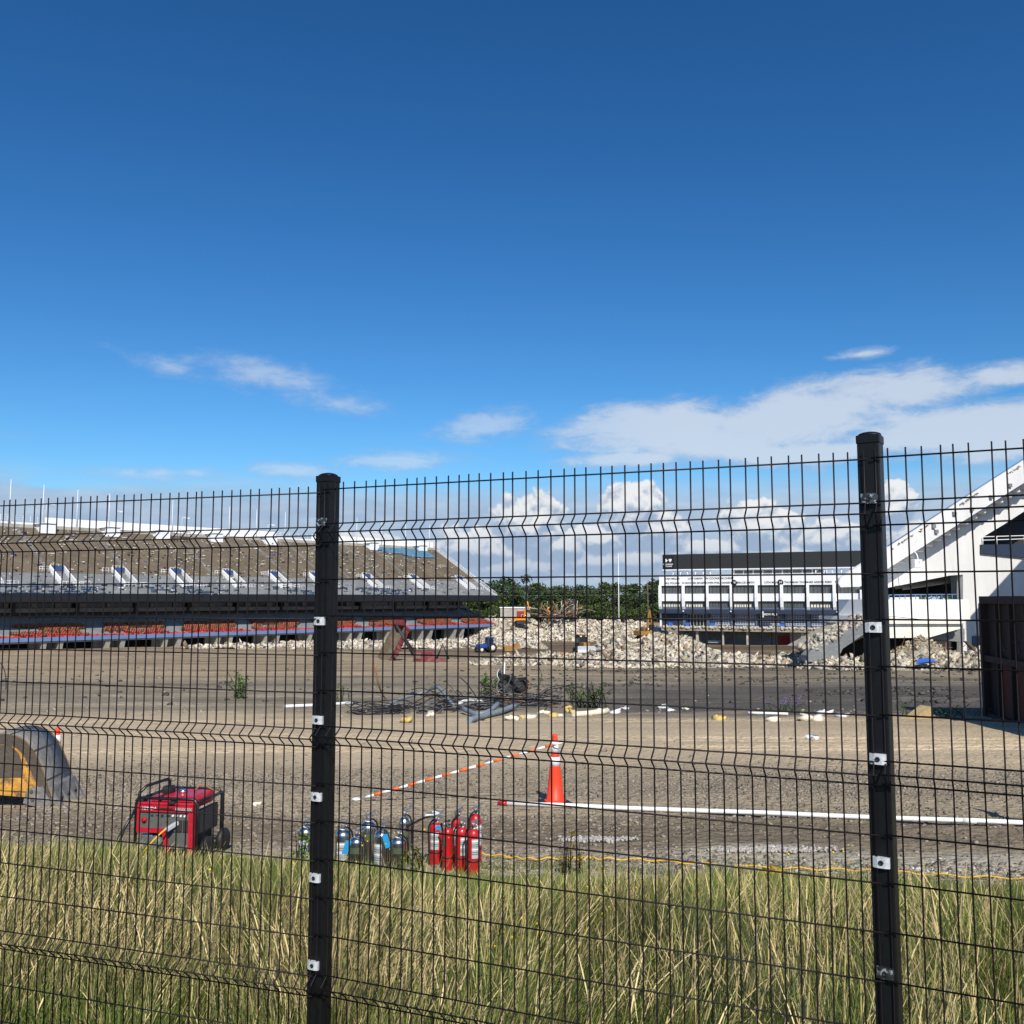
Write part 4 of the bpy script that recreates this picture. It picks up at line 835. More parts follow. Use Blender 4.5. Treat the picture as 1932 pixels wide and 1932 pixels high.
Vs, Fs = chunks(P, np.stack([RNG.uniform(.12, .45, n), np.full(n, .03), RNG.uniform(.04, .14, n)], 1), .3)
part('spalled_edge', npmesh('spalled_edge', Vs, Fs, 'raw_concrete', None), None, RG, kind='stuff')
# floodlight hanging from the band
q = pp([(1728, 1045), (1728, 1060), (1728, 1071)], -.3); fl_ = part('floodlight', MB().bbox(q[1][0]-.5, q[1][0]+.55, -.7, -.1, q[2][1], q[1][1]+.25, .06), 'label_white', RG)
part('bracket', MB().tube([(q[0][0], -.0, q[0][1]+.3), (q[0][0], -.4, q[0][1]), (q[0][0], -.75, q[2][1]+.5)], .07, 6), 'rail_white', fl_)
# unseen wall added right of the view, shaped to throw diagonal shade on the raker wall
back = lambda w, k: w-sdir*(k/sdir.dot(RFr.v))
def wp(px, py): x, z = RFr.hit(px, py, 3.0); return RFr.o+RFr.u*x+RFr.v*3.0+Vector((0, 0, z))
A_, B_ = RFr.loc(back(wp(1826, 1168), 15)), RFr.loc(back(wp(1932, 1053), 15)); sl2 = (B_.z-A_.z)/(B_.x-A_.x)
part('shade_wall', MB().prism([(A_.x-.3, RZ0), (A_.x-.3, A_.z-.35), (A_.x+16, A_.z+16*sl2), (A_.x+16, RZ0)], -12.6, -11.9), 'white_worn', RG)
# broken sloping raker left of the gap
BRK = thing('broken_raker', 'broken grey concrete ramp beam sloping down into the rubble beside the white building', 'ruin', (RFr.o.x, RFr.o.y, 0), RFr.rot)
br = [(1523, 1236), (1532, 1226), (1560, 1211), (1592, 1193), (1623, 1177), (1642, 1168), (1642, 1192), (1626, 1199), (1590, 1224), (1580, 1245), (1560, 1252), (1524, 1248)]
part('beam', MB().prism(pp(br, -3), -3, -2), 'grey_concrete', BRK)
tb = pp([(1540, 1222), (1642, 1166), (1642, 1180), (1560, 1224)], 0); part('tread_slab', MB().prism(tb, -2, 5), 'raw_concrete', BRK)
part('under_shade', MB().prism(pp([(1575, 1222), (1645, 1185), (1645, 1240), (1600, 1240)], 4), 4, 5), 'interior_dark', BRK)  # dark sheet standing in for the shade under the broken ramp
n = 260; t_ = RNG.random(n); q = pp([(1528, 1229), (1642, 1167)], -2.6); P = np.stack([q[0][0]+(q[1][0]-q[0][0])*t_, RNG.uniform(-3, 0, n), q[0][1]+(q[1][1]-q[0][1])*t_+RNG.uniform(-.1, .35, n)], 1)
Vs, Fs = chunks(P, RNG.uniform(.1, .55, (n, 3))); part('broken_edge', npmesh('broken_edge', Vs, Fs, 'rubble', pertint((.85, .85, .85), n, 8)), None, BRK, kind='stuff')
# ------------------------------------------------------------------ generator
def gpos(px, py):
    p = hit(px, py); p.z = gz(p.y); return p
gp_ = Vector((at(337, 1600, 10.1).x, 10.1, gz(10.1)))
GN = thing('generator', 'red portable generator in a black tube frame at the edge of the grass', 'generator', gp_, math.radians(-9))
gw, gdp, gh = .33, .27, .62      # half width, half depth, height
m = MB(); R_ = .016
for y in (-gdp, gdp):
    m.tube([(-gw, y, 0), (-gw, y, gh-.05), (-gw+.03, y, gh), (gw-.03, y, gh), (gw, y, gh-.05), (gw, y, 0)], R_, 8)
for x in (-gw, gw):
    m.tube([(x, -gdp, gh-.03), (x, gdp, gh-.03)], R_, 8); m.tube([(x, -gdp, .06), (x, gdp, .06)], R_, 8)
m.tube([(-gw, -gdp, .06), (gw, -gdp, .06)], R_, 8); m.tube([(-gw, gdp, .06), (gw, gdp, .06)], R_, 8); m.tube([(-.1, -gdp, gh), (-.1, gdp, gh)], R_*.9, 8)
part('tube_frame', m, 'steel_black', GN)
# control housing: red front with a grey panel
fz0, fz1 = .30, .555
m = MB()
m.prism([(-.31, fz1), (.31, fz1), (.31, .05), (.245, .05), (.245, .49), (-.285, .49), (-.285, .33), (-.02, .33), (.02, .315), (.05, .05), (.015, .05), (-.03, .27), (-.05, .285), (-.31, .285)], -gdp-.02, -gdp+.05)
m.bbox(-.31, .31, -gdp-.015, -.05, .555, .580, .012)
part('front_cover', m, 'red_paint', GN)
pn = part('control_panel', MB().prism([(-.285, .33), (-.285, .49), (.245, .49), (.245, .13), (.04, .13), (.02, .315), (-.02, .33)], -gdp+.0, -gdp+.03), 'panel_grey', GN)
part('engine_switch', MB().lathe([(.028, 0), (.028, .014), (.012, .018), (.012, .03)], 14, (0, 0, 0), 0, Matrix.Translation((-.235, -gdp, .405)) @ Matrix.Rotation(math.pi/2, 4, 'X')), 'ext_red', pn)
m = MB()
for i in range(4): m.lathe([(.011, 0), (.011, .012)], 10, (0, 0, 0), 0, Matrix.Translation((.075+.042*i, -gdp, .455)) @ Matrix.Rotation(math.pi/2, 4, 'X'))
part('breaker_button', m, 'label_white', pn)
m = MB()
for x, z, w, h in ((-.17, .44, .03, .018), (-.11, .445, .035, .012), (-.06, .435, .03, .03), (0, .44, .04, .02), (0, .385, .02, .012)): m.box(x, x+w, -gdp-.003, -gdp-.001, z, z+h)
part('panel_marks', m, 'letter_black', pn)
for i in range(3): part('outlet', MB().bbox(.055+.065*i, .108+.065*i, -gdp-.014, -gdp-.002, .30, .415, .005), 'machine_dark' if i else 'panel_grey', pn)
part('lettering', textmesh('HONDA', .042, 'letter_white', .001, 'LEFT', 1.15), None, GN, (-.275, -gdp-.022, .522)); part('lettering', textmesh('EB5000X', .042, 'label_grey', .001, 'RIGHT', 1.15), None, GN, (.285, -gdp-.022, .522))
part('name_stripe', MB().box(-.06, .08, -gdp-.0215, -gdp-.0195, .513, .531), 'rubber', GN)
part('fuel_tank', MB().bbox(-.22, .26, -.19, .24, .50, .625, .035), 'red_paint', GN)
part('tank_cap', MB().lathe([(.045, .62), (.045, .65), (.03, .655)], 16, (.02, .02, 0)), 'chrome', GN)
part('engine', MB().bbox(-.24, -.02, -.20, .2, .07, .40, .03).lathe([(.05, 0), (.09, .01), (.09, .06), (.04, .08)], 16, (0, 0, 0), 0, Matrix.Translation((-.12, -.2, .16)) @ Matrix.Rotation(math.pi/2, 4, 'X')), 'panel_grey', GN)
part('alternator', MB().bbox(.0, .27, -.19, .22, .07, .33, .05), 'machine_dark', GN)
part('air_cover', MB().bbox(-.29, -.15, -.25, -.2, .10, .26, .02), 'brushed', GN)
part('side_shroud', MB().bbox(.27, .31, -.22, .24, .25, .50, .02), 'machine_dark', GN)
wm2 = MB().lathe([(.03, -.03), (.10, -.035), (.12, -.02), (.12, .02), (.10, .035), (.03, .03)], 20, (0, 0, 0), 0, Matrix.Rotation(math.pi/2, 4, 'Y')).mesh('wheel', 'rubber')
for y in (-.12, .24): part('wheel', wm2, None, GN, (gw+.04, y, .11))
hm = MB().tube([(-gw-.02, -gdp+.02, .50), (-gw-.10, -gdp-.06, .30), (-gw-.13, -gdp-.09, .22)], R_*.85, 8); part('handle', hm, 'steel_black', GN)
part('handle_grip', MB().tube([(-gw-.10, -gdp-.06, .30), (-gw-.155, -gdp-.11, .13)], .022, 10), 'rubber', GN)
part('folded_handle', MB().tube([(-gw-.005, -gdp+.02, .5), (-gw+.01, -gdp+.04, .66), (-gw+.05, -gdp+.1, .72), (-gw+.17, gdp-.25, .755), (-gw+.19, gdp-.23, .74), (-gw+.18, gdp-.22, .62)], R_, 8), 'steel_black', GN)
part('rope_knot', MB().bbox(-.17, -.07, -.08, .05, .61, .70, .03).bbox(-.33, -.25, -gdp-.01, -gdp+.09, .56, .62, .02).bbox(.03, .10, -gdp-.04, -gdp+.03, .565, .60, .012), 'rubber', GN)
part('lashing', MB().tube([(.10, .1, .625), (.14, .15, .68), (.2, .16, .67), (.27, .2, .62), (.32, .25, .61)], .009, 6), 'rust_pipe', GN)
# plug and yellow cord from the panel into the grass
pl_ = Matrix.Translation(gp_) @ Matrix.Rotation(math.radians(-9), 4, 'Z')
cpts = [pl_ @ Vector(p) for p in [(.10, -gdp-.03, .37), (.05, -gdp-.09, .345), (-.03, -gdp-.16, .26), (-.10, -gdp-.22, .16), (-.17, -gdp-.28, .06), (-.26, -gdp-.36, .02), (-.45, -gdp-.40, .015)]]
t = thing('extension_cord', 'yellow cord with grey plug running from the red generator panel into the grass', 'cord', cpts[0])
part('plug', MB().bbox(-.022, .022, -.09, .05, -.02, .02, .008), 'label_grey', t, (0, 0, 0), (.45, 0, -.9))
def sub(pts, k=6):   # catmull-rom
    pts = [Vector(p) for p in pts]; P = [pts[0]]+pts+[pts[-1]]; out = []
    for i in range(1, len(P)-2):
        for j in range(k):
            u = j/k; out.append(.5*((2*P[i])+(P[i+1]-P[i-1])*u+(2*P[i-1]-5*P[i]+4*P[i+1]-P[i+2])*u*u+(3*P[i]-P[i-1]-3*P[i+1]+P[i+2])*u**3))
    return out+[pts[-1]]
part('cable', MB().tube([p-cpts[0] for p in sub(cpts)], .0085, 8), 'cord_yellow', t)

# ------------------------------------------------------------------ fire extinguishers
def extinguisher(px, pyb, Y, label, kind, h=.44, r=.0635, rz=0, tilt=0, tagc=False, group=None, pattern=0):
    X = at(px, pyb, Y).x; z = gz(Y)-.01
    t = thing('fire_extinguisher', label, 'fire extinguisher', (X, Y, z), 0, group, (tilt, tilt*.4, rz)); t.scale = (.95, .95, .95)
    body = 'ext_red' if kind == 'red' else 'chrome'
    n_ = [(r*.93, 0), (r, .012), (r, h*.86), (r*.96, h*.90), (r*.82, h*.95), (r*.55, h*.985), (r*.32, h), (r*.30, h+.015)]
    bd = part('cylinder', MB().lathe(n_, 24), body, t)
    lab = MB(); n = 8
    if pattern != 2:
        a0_, a1_ = (-1.05, .35) if pattern == 0 else (-.2, 1.0)
        for i in range(n):
            a, b = a0_+(a1_-a0_)*i/n, a0_+(a1_-a0_)*(i+1)/n; R2 = r+.0012; za, zb_ = h*(.40 if kind == 'red' else .25), h*(.80 if kind == 'red' else .72)
            f = lambda q, z_: (R2*math.sin(q), -R2*math.cos(q), z_)
            lab.add([f(a, za), f(b, za), f(b, zb_), f(a, zb_)], [(0, 1, 2, 3)])
            for k, (u, v_) in enumerate(((.86, .94), (.44, .50), (.70, .73), (.60, .63), (.30, .33), (.2, .23))):
                R3 = R2+.0008; g = lambda q, z_: (R3*math.sin(q), -R3*math.cos(q), z_)
                lab.add([g(a, za+(zb_-za)*u), g(b, za+(zb_-za)*u), g(b, za+(zb_-za)*v_), g(a, za+(zb_-za)*v_)], [(0, 1, 2, 3)], 1 if k < 2 else 2)
        part('label', lab, ['label_grey', 'label_white', 'machine_dark'], bd)
    else:
        for i in range(n):
            a, b = -.8+1.6*i/n, -.8+1.6*(i+1)/n; R2 = r+.0012; f = lambda q, z_: (R2*math.sin(q), -R2*math.cos(q), z_); lab.add([f(a, h*.60), f(b, h*.60), f(b, h*.76), f(a, h*.76)], [(0, 1, 2, 3)])
        part('label', lab, 'label_green', bd)
    part('neck_ring', MB().lathe([(r*.36, h-.005), (r*.36, h+.008)], 14), 'label_white', t)
    part('valve', MB().bbox(-.016, .016, -.018, .018, h, h+.055, .005).tube([(0, 0, h+.035), (0, -.055, h+.035)], .009, 8).lathe([(.019, 0), (.019, .016)], 12, (0, 0, 0), 0, Matrix.Translation((.02, 0, h+.03)) @ Matrix.Rotation(math.pi/2, 4, 'Y')), 'brushed', t)
    part('lever', MB().prism([(-.02, h+.055), (.03, h+.062), (.075, h+.095), (.073, h+.105), (.03, h+.078), (-.02, h+.07)], -.012, .012), 'brushed', t)
    part('carry_handle', MB().prism([(-.01, h+.03), (.065, h+.052), (.063, h+.062), (-.01, h+.045)], -.010, .010), 'brushed', t)
    if kind == 'red':
        hp = sub([(0, -.05, h+.035), (-.04, -.06, h+.03), (-r-.012, -.035, h-.04), (-r-.012, -.03, h*.6), (-r-.008, -.028, h*.38)], 4)
        part('hose', MB().tube(hp, .0085, 8), 'rubber', t); part('strap', MB().lathe([(r+.0025, h*.315), (r+.0025, h*.35)], 20), 'rubber', t)
    else: part('hose', MB().tube(sub([(0, -.05, h+.035), (.045, -.05, h+.02), (r+.012, -.02, h-.06), (r+.012, -.02, h*.3)], 4), .009, 8), 'rubber', t)
    if tagc: part('tag', MB().box(-.028, .028, -.002, .002, -.145, 0), 'tag_blue', t, (tagc*r*.9, -r-.006, h-.02), (.25, -.28*tagc, .2))
    return t
RGp, SGp = 'red fire extinguishers huddled at the grass edge', 'silver fire extinguishers standing in the weeds'
extinguisher(822, 1612, 9.62, 'leftmost red fire extinguisher, blue tag at its neck and hose held out to the left', 'red', .44, .066, .2, 0, .3, RGp, 0)
extinguisher(844.5, 1625, 9.36, 'narrow red fire extinguisher with dark green label, second from the left of the red ones', 'red', .43, .053, -1.2, 0, False, RGp, 2)
extinguisher(861, 1610, 9.78, 'red fire extinguisher half hidden behind the middle of the red group', 'red', .46, .060, .6, 0, False, RGp, 0)
extinguisher(870, 1632, 9.32, 'red fire extinguisher in the middle with hose hanging down its front', 'red', .445, .064, .1, .02, False, RGp, 1)
extinguisher(893, 1643, 9.12, 'rightmost red fire extinguisher in front, grey label and black strap', 'red', .455, .062, .0, 0, False, RGp, 1)
extinguisher(897, 1612, 9.66, 'tallest red fire extinguisher, at the back right with its lever up', 'red', .52, .064, .3, 0, False, RGp, 1)
extinguisher(646.5, 1625, 9.42, 'silver fire extinguisher with big white label, first right of the left post', 'silver', .40, .080, .4, 0, False, SGp, 0)
extinguisher(672, 1640, 9.15, 'silver fire extinguisher with the large blue tag hanging at its left', 'silver', .37, .072, .0, 0, -1, SGp, 2)
extinguisher(694, 1625, 9.55, 'tallest silver fire extinguisher, standing behind the others in the middle', 'silver', .46, .082, .5, 0, False, SGp, 2)
extinguisher(719, 1635, 9.25, 'silver fire extinguisher with white label and small blue tag at its right', 'silver', .42, .072, -.2, 0, .9, SGp, 0)
extinguisher(751, 1635, 9.2, 'silver fire extinguisher with shiny gauge, at the right end of the silver ones', 'silver', .36, .080, .2, 0, False, SGp, 2)
extinguisher(762, 1625, 9.7, 'silver fire extinguisher behind the rightmost one, raised lever', 'silver', .48, .060, .2, 0, False, SGp, 2)
extinguisher(576, 1622, 9.45, 'silver fire extinguisher just left of the left fence post', 'silver', .42, .075, .2, 0, False, SGp, 0)
hz_ = [Vector(p) for p in ((at(767, 1560, 9.6)), (at(790, 1548, 9.55)), (at(808, 1541, 9.5)), (at(822, 1541, 9.5)))]
tagit(part('loose_hose', MB().tube(sub(hz_), .010, 8), 'rubber'), 'black hose bridging from the silver to the leftmost red extinguisher', 'hose')

# ------------------------------------------------------------------ cones, striped bar, white pipe, yellow cord
def cone(loc, label, H=.914, group='tall orange traffic cones', rz=0):
    t = thing('traffic_cone', label, 'traffic cone', loc, rz, group)
    part('base', MB().bbox(-.185, .185, -.185, .185, 0, .035, .01), 'rubber', t)
    r0, r1 = .118, .030; rr = lambda z: r0+(r1-r0)*(z-.04)/(H-.04)
    part('cone_body', MB().lathe([(.150, .033), (.145, .048), (r0+.006, .055)]+[(rr(z), z) for z in (.06, .3, .52)]+[(rr(z), z) for z in (.6, .7, H-.045)]+[(r1+.004, H-.04), (r1+.005, H-.02), (r1-.003, H)], 28), 'cone_orange', t)
    for a, b in ((.50, .615), (.665, .82)): part('collar', MB().lathe([(rr(a)+.002, a), (rr(b)+.002, b)], 28), 'reflective_white', t)
    return t
c1 = gpos(1047.5, 1516); cone(c1, 'tall orange traffic cone with two white collars holding one end of a striped bar', rz=.3)
c2 = gpos(104, 1497); c2 = Vector((at(104, 1480, 14.0).x, 14.0, gz(14.0))); cone(c2, 'orange traffic cone mostly hidden behind the excavator bucket')
c3 = Vector((at(1955, 1552, 11.6).x, 11.6, gz(11.6))); cone(c3, 'orange traffic cone cut off by the right edge of the view, beyond the white pipe')
A = Vector((c1.x+.02, c1.y-.06, c1.z+.795)); B = hit(677, 1512); B.z += .03
t = thing('striped_bar', 'orange and white striped bar sloping from the cone down to the dirt', 'barrier bar', B); d = A-B; n = 22; rq = d.to_track_quat('X', 'Z').to_euler()
for i in range(n):
    a_, b_ = d.length*(.035+.95*i/n), d.length*(.035+.95*(i+1)/n)
    part('stripe', MB().tube([(a_, 0, 0), (b_, 0, 0)], .0185-.003*(i > n*.6), 10), 'reflective_white' if i % 2 == 0 else 'bar_orange', t, None, rq)
part('ring', MB().tube([(-.03+.055*math.cos(k*.5236), .055*math.sin(k*.5236), 0) for k in range(12)], .010, 8, closed=True), 'reflective_white', t, None, (0, 0, rq.z))
part('clip', MB().tube([(d.length*.985, 0, 0), (d.length, 0, 0)], .012, 8).tube([(d.length+.03+.07*math.cos(k*.5236), .07*math.sin(k*.5236), .0) for k in range(12)], .008, 6, closed=True), 'reflective_white', t, None, rq)
A, B = hit(953, 1520), hit(1990, 1562); A.z += .03; B.z += .045
t = thing('plastic_pipe', 'long white plastic pipe with a red end lying across the dirt', 'pipe', A); d = B-A; u_ = d.normalized()
part('tube', MB().tube([u_*(d.length*k/8)+Vector((0, 0, .004*math.sin(k*2))) for k in range(9)], .029, 14), 'pvc_white', t); part('end_sleeve', MB().tube([u_*-.10, u_*.03], [.022, .032], 12), 'ext_red', t)
part('coupling', MB().tube([u_*5.6, u_*5.75], .034, 14), 'pvc_white', t)
cp = [(900, 1612), (960, 1618), (1000, 1622), (1060, 1621), (1090, 1622), (1110, 1619), (1135, 1622), (1220, 1624), (1330, 1632), (1480, 1640), (1600, 1643), (1700, 1648), (1830, 1656), (1960, 1660)]
cps = []
for px, py in cp: p = hit(px, py+4); p.z += .03; cps.append(p)
t = thing('extension_cord', 'bright yellow extension cord lying along the edge of the grass', 'cord', cps[0]); part('cable', MB().tube([p-cps[0]+Vector((0, 0, .012*math.sin(i*1.3))) for i, p in enumerate(sub(cps, 8))], .0075, 6), 'cord_yellow', t)
def blobth(name, label, cat, px, py, s, matn, n=3, flat=.4, group=None, Y=None, seed=0):
    p = gpos(px, py) if Y is None else Vector((at(px, py, Y).x, Y, gz(Y)))
    P = np.array([(random.gauss(0, s*.25), random.gauss(0, s*.25), s*flat*.3) for _ in range(n)]); S = np.array([(s*random.uniform(.6, 1), s*random.uniform(.5, .9), s*flat) for _ in range(n)])
    Vv, Ff = chunks(P, S, .35, .25); o = bpy.data.objects.new(name, npmesh(name, Vv, Ff, matn, np.ones((len(Vv), 3)))); COL.objects.link(o); o.location = p; return tagit(o, label, cat, group)
blobth('yellow_rag', 'crumpled yellow rag in the grass edge beside the yellow cord', 'rag', 1460, 1652, .16, 'cord_yellow', 3)
blobth('crushed_cup', 'small white crushed cup on the dirt right of the generator', 'cup', 483, 1520, .08, 'foam_cream', 2, .6)
blobth('paper_scrap', 'white paper scrap on the dirt between the silver bottles and the pipe', 'litter', 822, 1537, .13, 'label_white', 3, .2)
for (px, py, s, lab) in ((1130, 1584, .35, 'pale patch of spilled gravel right of the red extinguishers'), (1408, 1607, .30, 'smaller pale gravel patch near the grass before the right post'), (1482, 1606, .42, 'largest pale gravel patch, just left of the right post')):
    c_ = hit(px, py); n = 300; P = np.stack([c_.x+RNG.normal(0, s*.55, n), c_.y+RNG.normal(0, s*.14, n), np.full(n, c_.z+.022)+ground_bump(np.full(n, c_.x), np.full(n, c_.y))], 1)
    Vv, Ff = chunks(P, RNG.uniform(.008, .035, (n, 3)), 3, .2); tagit(part('gravel_patch', npmesh('gravel_patch', Vv, Ff, 'gravel_stone', pertint((.46, .43, .39), n, 8, .25, .02))), lab, 'gravel patch', kind='stuff')

# ------------------------------------------------------------------ excavator bucket lying on its side at the left
bp = Vector((at(34, 1490, 13.2).x, 13.2, gz(13.2)))
BK = thing('excavator_bucket', 'worn yellow and grey steel excavator bucket with teeth, resting on dirt at the left', 'excavator bucket', bp, math.radians(5))
# side profile (x forward to the teeth, z up); shell swept across the width in y
prof = [(-.72, .20), (-.66, .45), (-.52, .72), (-.30, .90), (-.05, .96), (.18, .90), (.34, .74), (.46, .50), (.54, .30), (.60, .14)]
pr = sub([(x, 0, z) for x, z in prof], 3); wd_ = .42; th = .035
m = MB(); k = len(pr)
cen = Vector((-.05, 0, .35))
for i, p in enumerate(pr):
    q = p+(cen-p).normalized()*th; m.v += [(p.x, -wd_, p.z), (p.x, wd_, p.z), (q.x, -wd_, q.z), (q.x, wd_, q.z)]
for i in range(k-1):
    a = 4*i; b = a+4
    for f in ((a, b, b+1, a+1), (a+2, a+3, b+3, b+2), (a, a+2, b+2, b), (a+1, b+1, b+3, a+3)): m.f.append(f); m.m.append(0); m.sm.append(True)
part('shell', m, 'bucket_steel', BK)
sidepoly = [(p.x, p.z) for p in pr]+[(.48, .10), (.0, .17), (-.55, .20)]
for s_ in (-1, 1):
    y = s_*wd_; q = part('side_plate', MB().prism(sidepoly, y-.02, y+.02), 'bucket_yellow', BK)
    inner = [(-.25, .36), (-.36, .50), (-.32, .68), (-.15, .78), (.06, .78), (.18, .66), (.24, .48), (.22, .36)]
    part('worn_plate', MB().prism([(x-.01, z+.04) for x, z in inner], y+s_*.021-.006, y+s_*.021+.006), 'bucket_brown', q)
    rim_ = [(p.x, p.z) for p in pr]; inn = [((p+(cen-p).normalized()*.13).x, (p+(cen-p).normalized()*.13).z) for p in pr][::-1]
    part('edge_band', MB().prism(rim_+inn, y+s_*.022-.004, y+s_*.022+.010), 'bucket_brown', q)
    part('stiffener', MB().prism([(-.66, .34), (.52, .235), (.52, .20), (-.66, .29)], y+s_*.03-.008, y+s_*.03+.012), 'bucket_yellow', q)
    part('side_cutter', MB().prism([(.30, .26), (.50, .28), (.62, .05), (.52, -.0), (.26, .07)], y+s_*.035-.02, y+s_*.035+.014), 'bucket_steel', q)
    part('bolt', MB().lathe([(.022, 0), (.022, .02)], 8, (0, 0, 0), 0, Matrix.Translation((.36, y+s_*.05, .22)) @ Matrix.Rotation(math.pi/2, 4, 'X')), 'bucket_brown', q); part('bolt', MB().lathe([(.022, 0), (.022, .02)], 8, (0, 0, 0), 0, Matrix.Translation((.38, y+s_*.05, .12)) @ Matrix.Rotation(math.pi/2, 4, 'X')), 'bucket_brown', q)
for i in (13, 18, 23): p = pr[i]; q = p.lerp(pr[i+1], .22); n_ = (p-cen).normalized()*.006; part('wear_seam', MB().add([(p+n_+Vector((0, -wd_, 0))), (p+n_+Vector((0, wd_, 0))), (q+n_+Vector((0, wd_, -.0)))*1.0, (q+n_+Vector((0, -wd_, 0)))], [(0, 1, 2, 3)]), 'bucket_brown', BK, None, None, None)
part('lip', MB().prism([(.50, .30), (.60, .26), (.66, .10), (.58, .08)], -wd_, wd_), 'bucket_steel', BK)
tm = MB().add([(.0, -.045, .06), (.0, .045, .06), (.0, .045, -.06), (.0, -.045, -.06), (.34, -.025, -.165), (.34, .025, -.165), (.325, .025, -.19), (.325, -.025, -.19)], [(0, 1, 5, 4), (1, 2, 6, 5), (2, 3, 7, 6), (3, 0, 4, 7), (4, 5, 6, 7), (3, 2, 1, 0)]).mesh('tooth', 'bucket_steel')
for i in range(4): part('tooth', tm, None, BK, (.56, -.37+.247*i, .20), (0, .45, 0), (1.1, 1.05, 1.1))
part('hitch_ear', MB().prism([(-.75, .25), (-.70, .62), (-.60, .78), (-.45, .70), (-.5, .3)], -.20, -.15).prism([(-.75, .25), (-.70, .62), (-.60, .78), (-.45, .70), (-.5, .3)], .15, .20), 'bucket_yellow', BK)

# ------------------------------------------------------------------ rusty steel container wall at the right
q0 = hit(1858, 1351); q0.z = gz(q0.y)
DC = Frame((q0.x, q0.y, gz(q0.y)-.1), (-.155, -1)); topz = at(1858, 1125, q0.y).z
DB = thing('steel_container', 'dark rusty steel waste container with raised ribs, cut off by the right edge', 'container', DC.o, DC.rot)
hh = topz-DC.o.z; Lc = 10.5       # local x runs towards the viewer, y to the right
part('side_sheet', MB().box(0, Lc, .18, .22, -.5, hh-.05), 'rust_dark', DB)
part('body_box', MB().box(.05, Lc, .22, 2.6, -.5, hh-.1), 'rust_dark', DB)
part('top_rail', MB().box(-.08, Lc, -.0, .22, hh-.22, hh), 'rust_dark', DB)
part('end_post', MB().box(-.10, .10, -.02, .22, -.4, hh-.22), 'rust_dark', DB)
part('middle_rail', MB().box(.1, Lc, .02, .18, hh*.50-.1, hh*.50+.08), 'rust_dark', DB); part('bottom_rail', MB().box(.1, Lc, .02, .18, .02, .22), 'rust_dark', DB)
rb = MB().box(-.06, .06, .04, .178, .22, hh-.22).mesh('rib', 'rust_dark')
for i in range(9): part('rib', rb, None, DB, (1.15+1.12*i, 0, 0))
lp_ = MB().box(-.44, .44, .155, .178, .24, hh*.5-.12).mesh('rusty_panel', 'rust_red')
for i in range(8): part('rusty_panel', lp_, None, DB, (1.71+1.12*i, 0, 0))
for x in (2.0, 3.2, 4.4): part('hook', MB().tube([(x-.1, .0, hh*.5+.62), (x-.1, .0, hh*.5+.38), (x, -.03, hh*.5+.30), (x+.1, 0, hh*.5+.38)], .02, 6), 'machine_dark', DB)
st = part('sticker', MB().box(3.05, 3.30, .150, .158, hh-1.02, hh-.55), 'label_white', DB); part('sticker_print', MB().box(3.08, 3.27, .145, .149, hh-.70, hh-.60), 'ext_red', st)
for i in range(6): part('sticker_print', MB().box(3.08, 3.08+.16-.02*(i % 3), .145, .149, hh-.78-.03*i, hh-.765-.03*i), 'letter_black', st)
